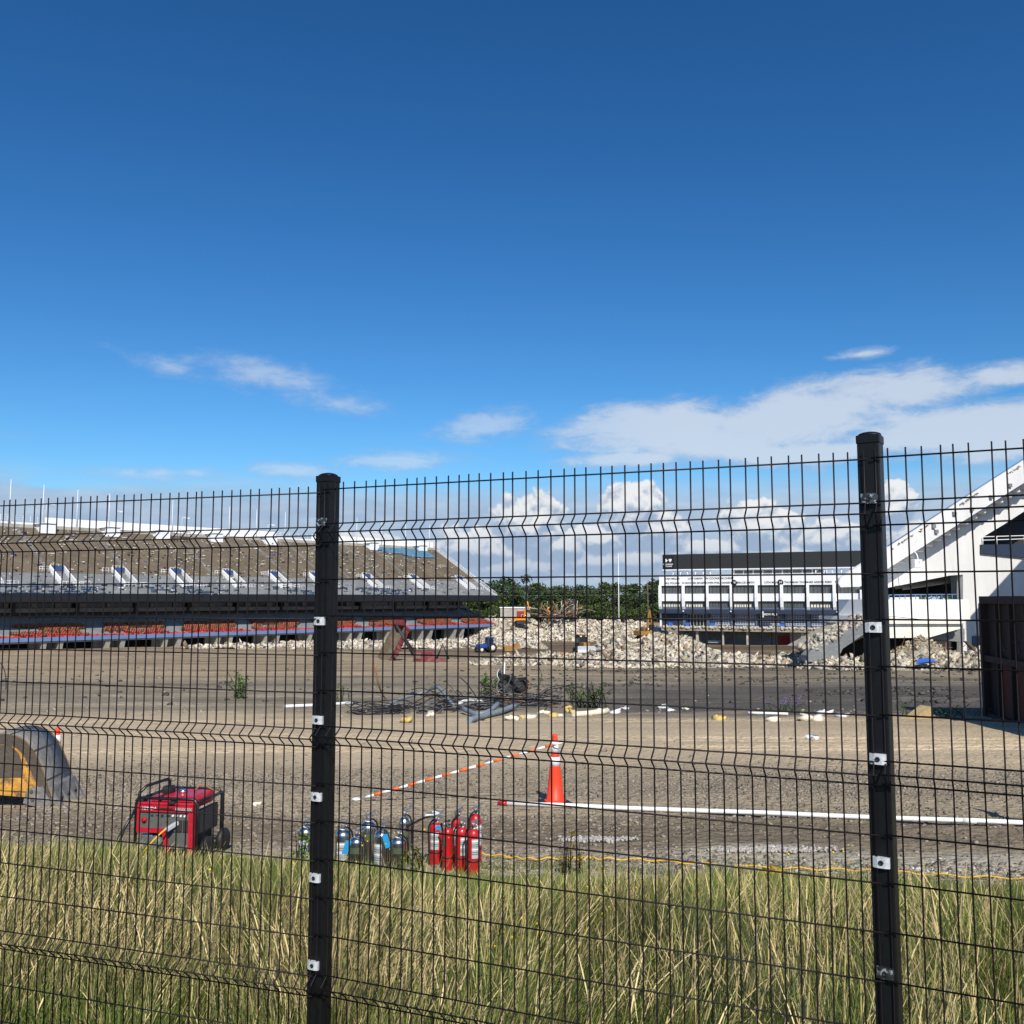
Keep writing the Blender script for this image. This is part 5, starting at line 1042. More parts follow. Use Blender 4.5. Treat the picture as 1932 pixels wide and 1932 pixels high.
# ------------------------------------------------------------------ rubble piles
def pile(label, pts, big, nsmall, ssm, sbig, col=(1, 1, 1), wide=1.0, name='rubble_pile', seedn=0, mound='rubble', step=1.0, slab=.35):
    """pts: (X, Y, rx, ry, h) heaps"""
    pts = np.array(pts, float); ox, oy = pts[:, 0].mean(), pts[:, 1].mean()
    def hgt(x, y):
        r = np.full(np.shape(x), -.6)
        for X, Y, rx, ry, h in pts:
            d = np.sqrt(((x-X)/rx)**2+((y-Y)/ry)**2); r = np.maximum(r, h*np.clip(1-d, -.3, 1)**1.0*(1+.0*d))
        return r+(fbm(x, y, .35/step, 4, seedn)-.5)*.9*step*(r > -.3)
    x0, x1 = (pts[:, 0]-pts[:, 2]).min(), (pts[:, 0]+pts[:, 2]).max(); y0, y1 = (pts[:, 1]-pts[:, 3]).min(), (pts[:, 1]+pts[:, 3]).max()
    gx = np.arange(x0, x1+step, .45*step); gy = np.arange(y0, y1+step, .45*step); GX, GY = np.meshgrid(gx, gy)
    base = EYE-np.interp(GY, HX, HZ); hz = hgt(GX, GY); V = np.stack([(GX-ox).ravel(), (GY-oy).ravel(), (base+hz*1.0-gz(oy)).ravel()], 1)
    ii = np.arange(GX.size).reshape(GX.shape); Fq = np.stack([ii[:-1, :-1].ravel(), ii[:-1, 1:].ravel(), ii[1:, 1:].ravel(), ii[1:, :-1].ravel()], 1)
    t = thing(name, label, 'rubble pile', (ox, oy, gz(oy)))
    part('mound', npmesh('mound', V, Fq, mound, np.tile(np.array(col)*.72, (len(V), 1)), True), None, t, kind='stuff')  # mound tinted darker than the chunks, putting shade into the gaps
    def sample(n):
        x = RNG.uniform(x0, x1, n*6); y = RNG.uniform(y0, y1, n*6); h = hgt(x, y); k = h > .02*step; x, y, h = x[k][:n], y[k][:n], h[k][:n]; return x, y, h
    x, y, h = sample(nsmall); n = len(x); s = (ssm[0]+(ssm[1]-ssm[0])*RNG.random(n)**2.6)*.72
    P = np.stack([x-ox, y-oy, EYE-np.interp(y, HX, HZ)-gz(oy)+h+s*.1], 1); el = 1+1.9*RNG.random(n)**4; S = np.stack([s*RNG.uniform(.8, 1.5, n)*el, s*RNG.uniform(.5, 1.1, n), s*RNG.uniform(.22, .75, n)], 1)
    Vv, Ff = chunks(P, S, 1.0, .27); tt = pertint(col, n, 8, .34, .04); du = np.repeat(RNG.random(n) < .22, 8); tt[du] *= np.array([.72, .64, .52]); dk = np.repeat(RNG.random(n) < .16, 8); tt[dk] *= .4
    part('small_rubble', npmesh('small_rubble', Vv, Ff, 'rubble', tt), None, t, kind='stuff')
    x, y, h = sample(big); n = len(x); meshes = []
    for k in range(14):
        s1 = RNG.uniform(.6, 1.1, 3)*np.array([1.25, .95, .42 if k % 3 else .75])
        bm = bmesh.new(); bmesh.ops.create_cube(bm, size=1)
        for v in bm.verts: v.co = Vector([v.co[i]*s1[i]+random.uniform(-.2, .2)*s1[i] for i in range(3)])
        bmesh.ops.bevel(bm, geom=bm.edges[:], offset=.07, segments=1, affect='EDGES')
        for v in bm.verts: v.co += Vector([random.uniform(-.03, .03) for _ in range(3)])
        me = bpy.data.meshes.new('concrete_chunk'); bm.to_mesh(me); bm.free(); me.materials.append(MATS['rubble'])
        a_ = me.color_attributes.new('tint', 'FLOAT_COLOR', 'POINT'); g_ = random.uniform(.78, 1.22); a_.data.foreach_set('color', [v for _ in me.vertices for v in (col[0]*g_, col[1]*g_*random.uniform(.97, 1.03), col[2]*g_*random.uniform(.92, 1.05), 1)]); meshes.append(me)
    for i in range(n):
        s = (sbig[0]+(sbig[1]-sbig[0])*random.random()**3)*.66; part('concrete_chunk', random.choice(meshes), None, t, (x[i]-ox, y[i]-oy, EYE-float(np.interp(y[i], HX, HZ))-gz(oy)+h[i]+s*.12), (random.gauss(0, .5), random.gauss(0, .5), random.uniform(0, 6.3)), (s, s*random.uniform(.7, 1.1), s))
    if name == 'rubble_pile' and step < 1.5:
        x, y, h = sample(14)
        for i in range(len(x)):
            p0 = Vector((x[i]-ox, y[i]-oy, EYE-float(np.interp(y[i], HX, HZ))-gz(oy)+h[i]-.1)); a = random.uniform(0, 6.3); l_ = random.uniform(.8, 2.2); d_ = Vector((math.cos(a), math.sin(a)*.4, random.uniform(.1, .9)))
            part('bent_bar', MB().tube(sub([p0, p0+d_*l_*.5, p0+d_*l_+Vector((random.uniform(-.4, .4), 0, -.2))], 3), .035, 4), 'rust_pipe', t)
    return t
def heap(px, py, Y, rx, ry, ytop):     # heap centred at image column px at distance Y whose top reaches image row ytop
    X = at(px, 1200, Y).x; h = at(px, ytop, Y).z-gz(Y); return (X, Y, rx, ry, max(.3, h*1.0))
# main boulder heap right of the middle
pile('large heap of pale broken concrete boulders in front of the white building',
     [heap(1145, 0, 104, 3.2, 4, 1216), heap(1172, 0, 106, 4.5, 5, 1196), heap(1225, 0, 107, 5, 6, 1203), heap(1270, 0, 108, 4.5, 5, 1206), heap(1290, 0, 110, 4, 5, 1200), heap(1330, 0, 106, 5, 5, 1226), heap(1390, 0, 106, 5.5, 5, 1236), heap(1450, 0, 106, 6, 5, 1238), heap(1510, 0, 106, 5, 5, 1236), heap(1200, 0, 101, 9, 3.5, 1238), heap(1300, 0, 102, 9, 3.5, 1240)],
     230, 9000, (.12, .75), (.6, 1.9), (1, 1, 1), seedn=1)
pile('low tongue of white rubble reaching left from the boulder heap',
     [heap(950, 0, 118, 3.5, 3, 1241), heap(985, 0, 117, 4, 3.5, 1236), heap(1030, 0, 116, 4.5, 4, 1232), heap(1075, 0, 114, 4.5, 4, 1234), heap(1115, 0, 110, 4, 4, 1236), heap(1000, 0, 111, 7, 2.5, 1246), heap(1080, 0, 109, 6, 2.5, 1247)],
     70, 4200, (.12, .6), (.5, 1.1), (1, 1, .98), seedn=2)
pile('band of broken concrete along the right, on both sides of the right post',
     [heap(1560, 0, 101, 4, 3, 1244), heap(1600, 0, 96, 4.5, 3, 1246), heap(1655, 0, 95, 5, 3.5, 1232), heap(1700, 0, 92, 4, 3.5, 1238), heap(1745, 0, 92, 4.5, 4, 1234), heap(1795, 0, 92, 4.5, 4, 1236), heap(1845, 0, 92, 4, 4, 1228), heap(1560, 0, 93, 3, 2, 1262), heap(1615, 0, 92, 4, 2, 1258)],
     150, 6000, (.12, .7), (.5, 1.4), (1, 1, .98), seedn=3)
pile('brown heap of fine crushed concrete under the stained beam',
     [heap(1735, 0, 98, 5.2, 5, 1203), heap(1700, 0, 97, 4, 4, 1218), heap(1775, 0, 97, 4.5, 4, 1222)], 10, 5200, (.08, .32), (.4, .8), (.78, .74, .66), seedn=4)
# pale rubble strip along the foot of the left stand
hp = []
for px, Y, yt in ((560, 216, 1219), (610, 216, 1218), (660, 218, 1217), (710, 220, 1216), (760, 225, 1213), (810, 232, 1211), (860, 240, 1208), (905, 250, 1205), (950, 255, 1203)): hp.append(heap(px, 0, Y, 9, 7, yt))
for px, Y in ((410, 204), (455, 206), (505, 210)): hp.append(heap(px, 0, Y, 7, 3.5, 1222.5))
pile('long low strip of white rubble at the foot of the left grandstand', hp, 160, 7000, (.3, 1.1), (.8, 2.0), (1.12, 1.12, 1.12), seedn=5, step=1.7)
# the wide field of rubble in the gap between the stands
hp = [heap(955, 0, 305, 14, 14, 1168), heap(1000, 0, 312, 15, 14, 1170), heap(1050, 0, 312, 15, 16, 1166), heap(1100, 0, 308, 15, 16, 1168), heap(1150, 0, 305, 14, 16, 1170), heap(1195, 0, 290, 13, 16, 1172), heap(925, 0, 318, 12, 12, 1160), heap(1235, 0, 265, 9, 10, 1184), heap(1215, 0, 262, 9, 12, 1186), heap(960, 0, 282, 12, 10, 1192), heap(1040, 0, 282, 16, 12, 1190), heap(1110, 0, 280, 16, 12, 1190), heap(1170, 0, 272, 14, 12, 1188)]
pile('wide field of white demolition rubble filling the gap between the two stands', hp, 260, 17000, (.3, 1.3), (1.2, 3.0), (1.15, 1.14, 1.12), seedn=6, step=2.2)
pile('rubble shoulder in front of the building under the yellow excavator', [heap(1225, 0, 232, 9, 9, 1190), heap(1262, 0, 226, 8, 7, 1196), heap(1195, 0, 236, 8, 8, 1200)], 60, 1800, (.3, 1.0), (.8, 1.8), (.95, .92, .86), seedn=7, step=1.7)

# bent reinforcing tangle on top of the far rubble
def tangle(name, label, cat, c, n, L, r, matn, sx=1, up=.6, group=None, spread=1.0):
    t = thing(name, label, cat, c, 0, group)
    for i in range(n):
        p = Vector((random.gauss(0, .35*L*spread), random.gauss(0, .2*L*spread), random.uniform(0, .15)*L)); d = Vector((random.gauss(0, 1)*sx, random.gauss(0, .6), abs(random.gauss(0, up)))).normalized(); pts = [p.copy()]
        for k in range(5): p = p+d*L*.2*random.uniform(.5, 1); d = (d+Vector((random.gauss(0, .45), random.gauss(0, .45), random.gauss(0, .35)))).normalized(); pts.append(p.copy())
        part('steel_bar', MB().tube(sub(pts, 2), r*random.uniform(.6, 1.2), 4), random.choice(matn), t)
    return t
p = at(1056, 1166, 306); tangle('steel_tangle', 'heap of twisted brown steel beams on top of the far rubble', 'scrap heap', p, 46, 9, .24, ['rust_pipe', 'dump_tan', 'pier_concrete', 'dump_tan'], 1, .4)
p = at(1035, 1161, 308); tagit(part('orange_rod', MB().tube([(0, 0, -2), (.3, 0, 1.2), (-.4, 0, 2.0), (.2, 0, 2.6)], .28, 5), 'machine_orange', None, p), 'small orange crushed steel piece beside the twisted beams', 'scrap')
p = at(972, 1162, 322); t = thing('site_hut', 'small grey site hut half behind the rubble, left of the orange excavator', 'hut', (p.x, 322, p.z-2))
part('walls', MB().box(-5, 5, -2, 2, 0, 4.6), 'pier_concrete', t); part('roof', MB().box(-5.2, 5.2, -2.2, 2.2, 4.6, 4.95), 'white_wall', t); part('red_poster', MB().box(.5, 3.8, -2.1, -2.02, 1.6, 3.6), 'red_wall', t)

# ------------------------------------------------------------------ machines
def excavator(name, label, loc, rz, body, arm_pts, s=1.0):
    t = thing(name, label, 'excavator', loc, rz); t.scale = (s, s, s)
    for y in (-1.15, 1.15):
        tr = [(-2.2, .35), (-1.9, .05), (1.9, .05), (2.2, .35), (2.1, .8), (1.7, .95), (-1.7, .95), (-2.1, .8)]
        q = part('track', MB().prism(tr, y-.3, y+.3), 'machine_dark', t)
        for k in range(6): part('roller', MB().lathe([(.2, -.33), (.2, .33)], 8, (0, 0, 0), 0, Matrix.Translation((-1.6+k*.64, y, .42)) @ Matrix.Rotation(math.pi/2, 4, 'X')), 'machine_dark', q)
    part('turntable', MB().lathe([(.9, .9), (.9, 1.15)], 14), 'machine_dark', t)
    part('engine_deck', MB().bbox(-2.6, .9, -1.35, 1.35, 1.15, 2.15, .12), body, t); part('counterweight', MB().bbox(-3.0, -2.2, -1.3, 1.3, 1.15, 2.4, .25), body, t)
    cb_ = part('cab', MB().bbox(-.2, 1.5, .25, 1.3, 1.2, 3.0, .1), body, t); part('window', MB().box(1.3, 1.53, .35, 1.2, 1.9, 2.85).box(.0, 1.25, 1.25, 1.33, 1.95, 2.85).box(.0, 1.25, .22, .3, 1.95, 2.85), 'glass_dark', cb_)
    a = [Vector(p) for p in arm_pts]; part('boom', MB().tube([a[0], a[1], a[2]], [.22, .32, .18], 4, smooth=False), body, t); part('stick', MB().tube([a[2], a[3]], [.3, .18], 4, smooth=False), body, t)
    part('hydraulic_ram', MB().tube([a[0]+Vector((.5, .1, -.1)), (a[0]+a[1])/2+Vector((.35, 0, .0))], .1, 6).tube([a[1]+Vector((0, 0, .4)), a[2]+Vector((.1, 0, .3))], .09, 6), 'chrome', t)
    b_ = a[3]; part('bucket', MB().prism([(b_.x-.5, b_.z+.1), (b_.x+.4, b_.z+.2), (b_.x+.6, b_.z-.5), (b_.x+.1, b_.z-1.0), (b_.x-.7, b_.z-.7)], -.6, .6), 'machine_dark', t)
    return t
p = at(985, 1176, 300); excavator('excavator', 'orange excavator with raised boom up on the far rubble', (p.x, 300, p.z-.2), .25, 'machine_orange', [(.4, -.3, 1.8), (1.0, -.3, 4.2), (1.6, -.3, 7.2), (2.4, -.3, 4.4)], .98)
p = at(1219, 1208, 228); excavator('excavator', 'yellow demolition excavator with upright boom, at the left end of the white building', (p.x, 228, p.z+.1), .5, 'machine_yellow', [(.3, -.2, 1.8), (.4, -.2, 4.2), (.9, -.2, 7.4), (1.7, -.2, 3.6)], .95)
# tractor with a yellow box scraper
p = gpos(917, 1231); t = thing('tractor', 'blue farm tractor with cream wheels on the brown field', 'tractor', p, math.radians(-150))
def wheel(par, x, y, r, w):
    q = part('wheel', MB().lathe([(r*.55, -w/2), (r, -w/2), (r, w/2), (r*.55, w/2)], 18, (0, 0, 0), 0, Matrix.Rotation(math.pi/2, 4, 'X')), 'rubber', par, (x, y, r)); part('rim', MB().lathe([(.05, -w*.52), (r*.58, -w*.52), (r*.58, w*.52), (.05, w*.52)], 14, (0, 0, 0), 0, Matrix.Rotation(math.pi/2, 4, 'X')), 'foam_cream', q)
for y in (-.85, .85): wheel(t, -.9, y, .85, .5); wheel(t, 1.4, y, .55, .4)
part('hood', MB().bbox(-.1, 2.0, -.4, .4, .85, 1.6, .12), 'machine_blue', t); c_ = part('cab', MB().bbox(-1.3, -.1, -.65, .65, 1.0, 2.7, .08), 'machine_blue', t); part('window', MB().box(-1.2, -.2, -.68, .68, 1.6, 2.5).box(-1.33, -.07, -.55, .55, 1.6, 2.5), 'glass_dark', c_)
part('roof', MB().bbox(-1.4, 0, -.75, .75, 2.7, 2.85, .05), 'machine_blue', t); part('fender', MB().box(-1.6, -.2, -1.1, -.62, 1.55, 1.68).box(-1.6, -.2, .62, 1.1, 1.55, 1.68), 'machine_blue', t); part('exhaust', MB().tube([(1.2, .3, 1.6), (1.2, .3, 2.5)], .06, 6), 'machine_dark', t)
p = gpos(946, 1229); t = thing('land_leveller', 'yellow towed scraper frame behind the blue tractor', 'scraper', p, .12)
part('frame', MB().box(-3.6, 3.6, -.2, .2, .8, 1.15).box(-3.6, -3.3, -.9, .9, .5, 1.1).box(2.4, 3.5, -1.2, 1.2, .5, 1.5), 'machine_yellow', t); part('blade', MB().box(.5, 2.4, -1.3, 1.3, .1, .9), 'machine_yellow', t)
for y in (-.8, .8): part('wheel', MB().lathe([(.45, -.15), (.45, .15)], 14, (0, 0, 0), 0, Matrix.Translation((1.6, y, .45)) @ Matrix.Rotation(math.pi/2, 4, 'X')), 'rubber', t)
# bulldozer
p = gpos(1100, 1231); t = thing('bulldozer', 'dusty bulldozer with a wide silver blade behind the low rubble', 'bulldozer', p, math.radians(-72)); t.scale = (1.12,)*3
for y in (-.95, .95): part('track', MB().prism([(-1.7, .3), (-1.4, .0), (1.3, .0), (1.7, .4), (1.5, .8), (-1.4, .8)], y-.28, y+.28), 'machine_dark', t)
part('hood', MB().bbox(.1, 1.7, -.55, .55, .7, 1.7, .1), 'machine_yellow', t); c_ = part('cab', MB().bbox(-1.3, .1, -.75, .75, .9, 2.85, .1), 'machine_dark', t); part('window', MB().box(-1.2, .13, -.6, .6, 1.6, 2.6).box(-1.1, 0, -.78, .78, 1.6, 2.6), 'glass_dark', c_)
part('roof', MB().bbox(-1.45, .25, -.85, .85, 2.85, 3.0, .05), 'machine_yellow', t)
part('blade', MB().prism([(2.35, .05), (2.2, .5), (2.25, 1.15), (2.45, 1.2), (2.4, .6), (2.5, .05)], -1.9, 1.9), 'galvanised', t); part('push_arm', MB().box(.2, 2.3, -1.35, -1.2, .35, .6).box(.2, 2.3, 1.2, 1.35, .35, .6), 'machine_yellow', t)
for y in (-.5, .5): part('headlight', MB().bbox(.25, .4, y-.15, y+.15, 2.6, 2.8, .03), 'label_white', t)
p = gpos(1052, 1243); t = thing('trench_roller', 'small yellow and blue compactor behind the low rubble tongue', 'compactor', (p.x, 125, gz(125)), .1); part('body', MB().bbox(-1, .4, -.4, .4, .5, 1.2, .1), 'machine_yellow', t); part('cover', MB().bbox(.4, 1.6, -.4, .4, .5, 1.0, .1), 'navy', t); part('drum', MB().lathe([(.4, -.45), (.4, .45)], 14, (0, 0, 0), 0, Matrix.Translation((-.6, 0, .4)) @ Matrix.Rotation(math.pi/2, 4, 'X')), 'machine_dark', t)
# raised dump body and the wreck of its chassis
p = gpos(733, 1246); p.z -= .2
t = thing('dump_bed', 'maroon dump truck bed standing steeply on its tail in front of the left stand', 'dump truck bed', p, 0, None, (math.radians(8), math.radians(-60), math.radians(38)))
Lb = 7.2
t.scale = (.70, 1.05, .85); part('floor', MB().box(0, Lb, -1.15, 1.15, 0, .12), 'dump_tan', t); sdp = [(0, .1), (0, 1.1), (Lb, 1.3), (Lb, .1)]
part('side_wall', MB().prism(sdp, -1.25, -1.12), 'maroon', t); part('side_wall', MB().prism(sdp, 1.12, 1.25), 'dump_tan', t)
part('headboard', MB().box(Lb, Lb+.12, -1.25, 1.25, .0, 1.5), 'maroon', t); part('cab_shield', MB().box(Lb, Lb+1.0, -1.25, 1.25, 1.45, 1.58), 'maroon', t)
part('top_rail', MB().box(0, Lb, -1.30, -1.08, 1.15, 1.3).box(0, Lb, 1.08, 1.30, 1.15, 1.3), 'dump_tan', t)
rbm = MB().box(-.06, .06, -1.33, -1.25, 0, 1.2).box(-.06, .06, -1.25, 1.25, -.12, 0).mesh('rib', 'maroon')
for i in range(7): part('rib', rbm, None, t, (.6+i*1.05, 0, 0))
part('tail_frame', MB().box(-.15, .1, -1.3, 1.3, -.3, .1), 'dump_tan', t)
p = gpos(806, 1248); t = thing('truck_chassis', 'low maroon truck chassis and tank lying right of the raised bed', 'truck chassis', p, .1)
part('tank', MB().bbox(-1.8, 1.0, -.9, .9, .0, 1.4, .15), 'maroon', t); part('frame_rail', MB().box(-1.8, 2.6, -.6, -.4, .15, .4).box(-1.8, 2.6, .4, .6, .15, .4), 'maroon', t)
part('lift_arm', MB().tube([(-1.8, 0, .8), (-4.0, 0, 4.6)], .16, 6).tube([(-1.4, .3, .8), (-4.2, .2, 5.0)], .12, 6), 'machine_dark', t); part('upright', MB().tube([(1.2, 0, .3), (2.0, 0, 2.2), (2.8, 0, .3)], .13, 6), 'machine_dark', t); part('light_box', MB().bbox(-1.7, -.8, -1.0, -.9, .4, 1.2, .03), 'dump_tan', t)

# ------------------------------------------------------------------ the heap of cable, conduit and foam on the near dirt
def gpt(px, py, dz=0.0):
    p = hit(px, py); p.z += dz; return p
def longth(name, label, cat, pts, r, matn, dz=None, n=8, group=None, k=4):
    P = [gpt(px, py, r*.7+(h or 0)) for px, py, h in pts]; o = part(name, MB().tube([p-P[0] for p in sub(P, k)], r, n), matn, None, P[0]); return tagit(o, label, cat, group)
longth('conduit', 'thick blue grey conduit at the front right of the cable heap', 'conduit', [(884, 1364, 0), (905, 1358, .02), (940, 1350, .05), (975, 1340, .1)], .085, 'duct_blue', k=3)
longth('conduit', 'short blue grey conduit with a bent end in the middle of the cable heap', 'conduit', [(872, 1346, .1), (900, 1354, .05), (922, 1352, .1), (940, 1342, .2)], .075, 'duct_blue', k=3)
longth('white_pipe', 'white pipe lying from behind the left post towards the cable heap', 'pipe', [(536, 1335, 0), (590, 1333, 0), (640, 1330, 0), (672, 1327, 0)], .06, 'pvc_white', k=2)
longth('conduit', 'pale bent conduit arching over the left half of the cable heap', 'conduit', [(729, 1336, .05), (760, 1330, .2), (800, 1326, .35), (826, 1330, .6), (845, 1338, .3), (858, 1341, .1)], .055, 'duct_blue', k=2)
longth('white_pipe', 'white broken pipe inside the cable heap', 'pipe', [(866, 1341, .2), (885, 1337, .25), (912, 1336, .2)], .06, 'pvc_white', k=2)
longth('white_pipe', 'cream pipe of insulation lying right of the cable heap', 'pipe', [(1083, 1352, 0), (1110, 1350, 0), (1147, 1348, .05)], .09, 'foam_cream', k=2)
longth('white_pipe', 'thin white pipe on the dirt further right, before the right post', 'pipe', [(1412, 1347, 0), (1450, 1348, 0), (1487, 1349, 0)], .045, 'pvc_white', k=2)
b0 = gpt(948, 1322); b1 = at(952, 1250, b0.y); tagit(part('marker_post', MB().tube([(0, 0, 0), b1-b0], .035, 8), 'pvc_white', None, b0), 'thin pale post standing upright in the cable heap', 'post')
t = thing('sheet_metal', 'crumpled dark sheet metal sticking up in the cable heap', 'sheet metal', gpt(968, 1330)); m = MB(); K = 7
vs = [(-.55+1.1*i/K+.05*math.sin(j*2), .12*math.sin(i*1.7+j), .35+.85*j/K*(1-.35*i/K)+.08*math.cos(i*2.2)) for j in range(K+1) for i in range(K+1)]
m.add(vs, [(j*(K+1)+i, j*(K+1)+i+1, (j+1)*(K+1)+i+1, (j+1)*(K+1)+i) for j in range(K) for i in range(K)]); part('sheet', m, 'machine_dark', t); part('torn_edge', MB().tube([vs[i] for i in range(0, (K+1)**2, K+1)], .02, 5), 'galvanised', t)
longth('bent_pipe', 'rusty bent strip rising left of the cable heap', 'scrap', [(702, 1336, 0), (705, 1336, 1.5), (712, 1336, .9), (722, 1334, .4), (738, 1332, .05)], .03, 'rust_pipe', k=3)
# coils of black cable
def coil(label, px, py, R, turns, r=.015, squash=.5, matn='cable'):
    c_ = gpt(px, py); t = thing('cable_coil', label, 'cable', c_, 0, 'loose black cable in the heap'); rnd = random.Random(px)
    for k in range(turns):
        a0, rr_ = rnd.uniform(0, 6.3), R*rnd.uniform(.75, 1.1); ox, oy, hgt_ = rnd.gauss(0, R*.15), rnd.gauss(0, R*.1), rnd.uniform(.0, .42); pts = []
        for i in range(22): a = a0+i*.31; w = rr_*(1+.09*math.sin(a*2+k)); pts.append((ox+w*math.cos(a), oy+w*math.sin(a), .03+hgt_*(1+math.sin(a+k))*.5))
        part('cable_loop', MB().tube(pts, r*rnd.uniform(.7, 1.1), 5), matn if rnd.random() < .7 else 'cable_grey', t)
coil('open loops of black cable at the left end of the heap', 712, 1345, .85, 13)
coil('small knot of black cable in front of the left half of the heap', 812, 1346, .42, 6, .014)
coil('dense loops of black cable in the middle of the heap', 880, 1338, 1.0, 18)
coil('dense loops of black cable under the sheet metal', 960, 1333, 1.0, 19)
coil('loops of black cable at the right end of the heap', 1015, 1330, .8, 14)
def strands(label, px, py, n, L, up, r, mats_, sx=1.0):
    t = thing('cable_strands', label, 'cable', gpt(px, py), 0, 'loose black cable in the heap'); 
    for i in range(n):
        p = Vector((random.gauss(0, .35*L), random.gauss(0, .25*L), .05)); d = Vector((random.choice((-1, 1))*abs(random.gauss(.6, .6))*sx, random.gauss(0, .5), abs(random.gauss(0, up)))).normalized(); pts = [p.copy()]
        for k in range(6):
            p = p+d*L*.2; p.z = max(.02, p.z); d = (d+Vector((random.gauss(0, .3), random.gauss(0, .3), random.gauss(-.15*(k > 2), .2)))).normalized(); pts.append(p.copy())
        part('strand', MB().tube(sub(pts, 3), r*random.uniform(.6, 1.3), 5), random.choice(mats_), t)
strands('tangled black and grey cable strands in the middle of the heap', 890, 1336, 30, 1.7, .10, .017, ['cable', 'cable', 'cable_grey'])
strands('tangled cable strands below the pale post', 955, 1332, 32, 1.4, .16, .016, ['cable', 'cable', 'cable_grey', 'rust_pipe'])
strands('stiff cable ends sticking up at the right end of the heap', 1012, 1330, 9, 1.6, .7, .014, ['cable', 'cable', 'cable_grey'])
strands('thin strands trailing on the dirt left of the heap', 800, 1340, 22, 1.6, .06, .014, ['cable', 'cable_grey', 'cable'])
for i, (px, py, s, mt, lab) in enumerate([(1045, 1352, .28, 'foam_yellow', 'yellow foam block at the right end of the cable heap'), (1075, 1344, .34, 'foam_yellow', 'larger yellow foam block next to the cream pipe'), (1068, 1336, .25, 'foam_yellow', 'small yellow foam block behind the larger one'), (963, 1357, .3, 'foam_cream', 'cream foam lump in front of the thick conduit'), (985, 1354, .26, 'foam_yellow', 'yellow foam wedge between two cream lumps'), (1002, 1355, .28, 'foam_cream', 'second cream foam lump right of the thick conduit'), (1030, 1346, .26, 'foam_cream', 'cream foam scrap under the right cable ends'), (769, 1361, .30, 'foam_yellow', 'flat yellow foam strip lying in front of the cable loops'), (811, 1350, .26, 'foam_cream', 'cream scrap beside the small cable knot'), (1060, 1351, .2, 'foam_cream', 'tiny cream scrap between the yellow foam blocks'), (1165, 1345, .3, 'label_white', 'white plastic scrap right of the cream pipe'), (1180, 1338, .22, 'label_white', 'small white scrap further right of the cream pipe'), (1250, 1336, .3, 'pvc_white', 'white flat scrap on the edge of the dark soil'), (1290, 1338, .2, 'foam_cream', 'small cream scrap right of the flat white one'), (1355, 1358, .3, 'foam_yellow', 'tan foam scrap lying alone in the middle right'), (1460, 1361, .35, 'foam_cream', 'cream litter in the dirt below the thin white pipe'), (1530, 1359, .42, 'foam_cream', 'pale litter cluster left of the right post'), (1555, 1348, .34, 'label_white', 'white crumpled sheet left of the right post'), (1590, 1352, .3, 'label_white', 'white crumpled scrap close to the right post'), (1535, 1393, .2, 'label_white', 'thin white streak of litter on the pale dirt'), (1262, 1340, .18, 'label_white', 'tiny white scrap beside the flat white one'), (1130, 1342, .3, 'foam_cream', 'cream lump lying across the cream pipe')]):
    blobth('foam_scrap', lab, 'scrap', px, py, s, mt, 3, .35, 'pale scraps strewn right of the cable heap' if px > 1100 else 'foam and pale scraps in the cable heap')
p = gpt(1735, 1354); t = thing('cardboard_box', 'torn tan cardboard box lying in the weeds left of the container', 'cardboard box', p, .4); part('shell', MB().prism([(-.4, 0), (-.05, .2), (.25, .34), (.32, .05), (.25, -.05)], -.2, .2), 'cardboard', t); part('flap', MB().prism([(-.65, -.03), (-.42, .07), (-.1, .06), (-.2, 0)], -.16, .16), 'cardboard', t)
p = at(1747, 1250, 88); tagit(part('blue_tarp', MB().add([(-.9, 0, 0), (.1, -.4, .12), (1.0, 0, .1), (.4, .5, .4), (-.5, .5, .3), (-.9, .0, -.12), (1.0, 0, 0)], [(0, 1, 4), (1, 3, 4), (1, 2, 3), (0, 5, 1), (5, 6, 1), (6, 2, 1)]), 'tarp_blue', None, (p.x, 88, p.z)), 'crumpled bright blue tarp on the rubble left of the container', 'tarp')

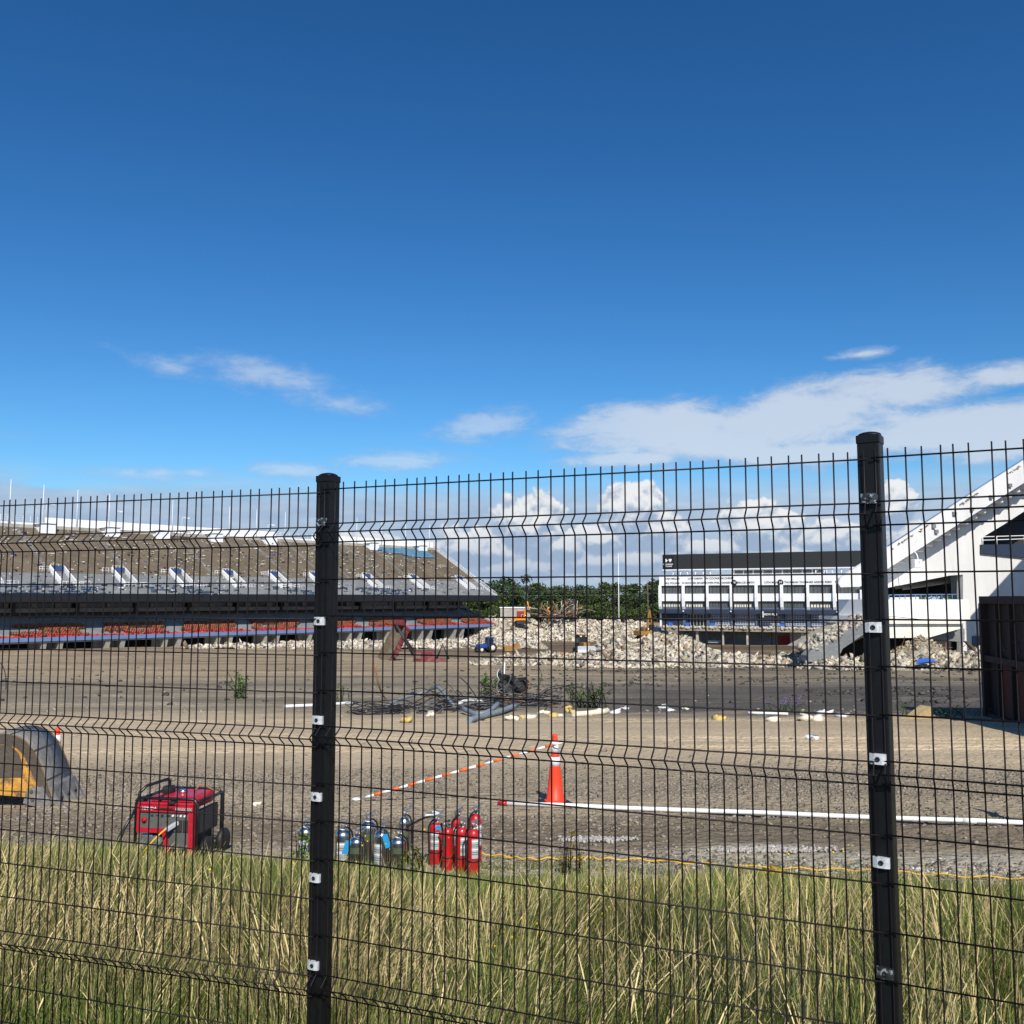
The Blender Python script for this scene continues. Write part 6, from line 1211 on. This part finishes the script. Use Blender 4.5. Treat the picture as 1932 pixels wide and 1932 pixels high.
# ------------------------------------------------------------------ weeds
def weed(label, px, py, h, w, n, col=(1, 1, 1), flowers=None, group=None, Y=None):
    c_ = gpt(px, py) if Y is None else Vector((at(px, py, Y).x, Y, gz(Y))); t = thing('weed', label, 'weed', c_, 0, group)
    ms = MB(); P = []; 
    for i in range(max(4, n//40)):
        x, y = random.gauss(0, w*.22), random.gauss(0, w*.15); hh_ = h*random.uniform(.5, 1); lx, ly = random.gauss(0, w*.25), random.gauss(0, w*.15); pts = [(x+lx*(k/4)**1.5, y+ly*(k/4)**1.5, hh_*k/4) for k in range(5)]
        ms.tube(pts, [.010*h/.5*(1-.18*k) for k in range(5)], 4); P += [Vector(pts[0]).lerp(Vector(pts[4]), random.random()**.8)+Vector((random.gauss(0, .05*h), random.gauss(0, .05*h), 0)) for _ in range(40)]
    part('stems', ms, 'weed', t, kind='stuff'); P = np.array([tuple(p) for p in P])[:n]; n = len(P); s = RNG.uniform(.03, .085, n)*h
    q = np.array([(-1, 0, 0), (0, -.35, .12), (1, 0, 0), (0, .35, .1)]); V = np.einsum('nij,nkj->nki', rotmats(n, .9), q[None]*s[:, None, None])+P[:, None, :]
    part('leaves', npmesh('leaves', V.reshape(-1, 3), np.arange(4)[None]+(np.arange(n)*4)[:, None], 'weed', np.repeat(np.array(col)*RNG.uniform(.6, 1.4, (n, 1)), 4, axis=0)), None, t)
    if flowers: k = P[:, 2] > h*.45; Vv, Ff = chunks(P[k], np.full((k.sum(), 3), .05*h), 3, .2); part('blossoms', npmesh('blossoms', Vv, Ff, 'gravel_stone', pertint(flowers, k.sum(), 8, .2)), None, t)
weed('tall leafy weed growing behind the middle of the cable heap', 930, 1318, 1.15, .95, 620)
weed('dark bushy weed right of the cable heap', 1106, 1335, .95, 1.1, 900, (.6, .66, .7))
weed('bushy weed standing alone on the dirt behind the left fence panel', 452, 1318, 1.15, 1.0, 420, (1.1, 1.2, 1))
weed('small weed right behind the left fence post', 641, 1323, .7, .55, 260)
weed('purple flowering weed at the edge of the dark soil', 1478, 1342, .50, 1.2, 420, (.6, .75, .7), (.20, .18, .30))
weed('low weeds beside the torn cardboard box', 1783, 1352, .45, 1.8, 500, (.8, .9, .8)); weed('low weed between the right post and the cardboard box', 1700, 1350, .4, .8, 200, (.9, 1, .8)); weed('dry weed clump at the corner of the container', 1835, 1352, .35, .9, 200, (1.6, 1.0, .6))
weed('leafy weed with pale leaves in front of the silver extinguishers', 770, 1640, .22, .35, 260, (.9, 1.0, .7), Y=8.9); weed('reddish weed in the gap between silver and red extinguishers', 790, 1630, .32, .22, 200, (1.5, .9, .5), Y=9.1)
weed('tall thin weed with small leaves right of the left fence post foot', 556, 1630, .42, .2, 130, (1.0, 1.1, .6), Y=9.2); weed('low leafy weed in front of the leftmost silver bottle', 700, 1650, .20, .7, 500, (.7, .9, .6), Y=8.75)
weed('brown dock plant standing at the grass edge below the cone', 1068, 1640, .42, .10, 90, (1.6, .75, .4), Y=9.15); weed('brown dock plant at the grass edge right of the cone', 1092, 1640, .34, .10, 70, (1.6, .8, .4), Y=9.2)
c_ = gpt(14, 1262); tagit(part('cable_hoop', MB().tube([(-.4+.55*math.cos(a), .1*math.sin(a), .1+1.3*math.sin(a)) for a in [k*.196 for k in range(17)]], .025, 6), 'cable', None, gpt(5, 1305)), 'black cable hoop standing on the dirt at the left edge', 'cable')
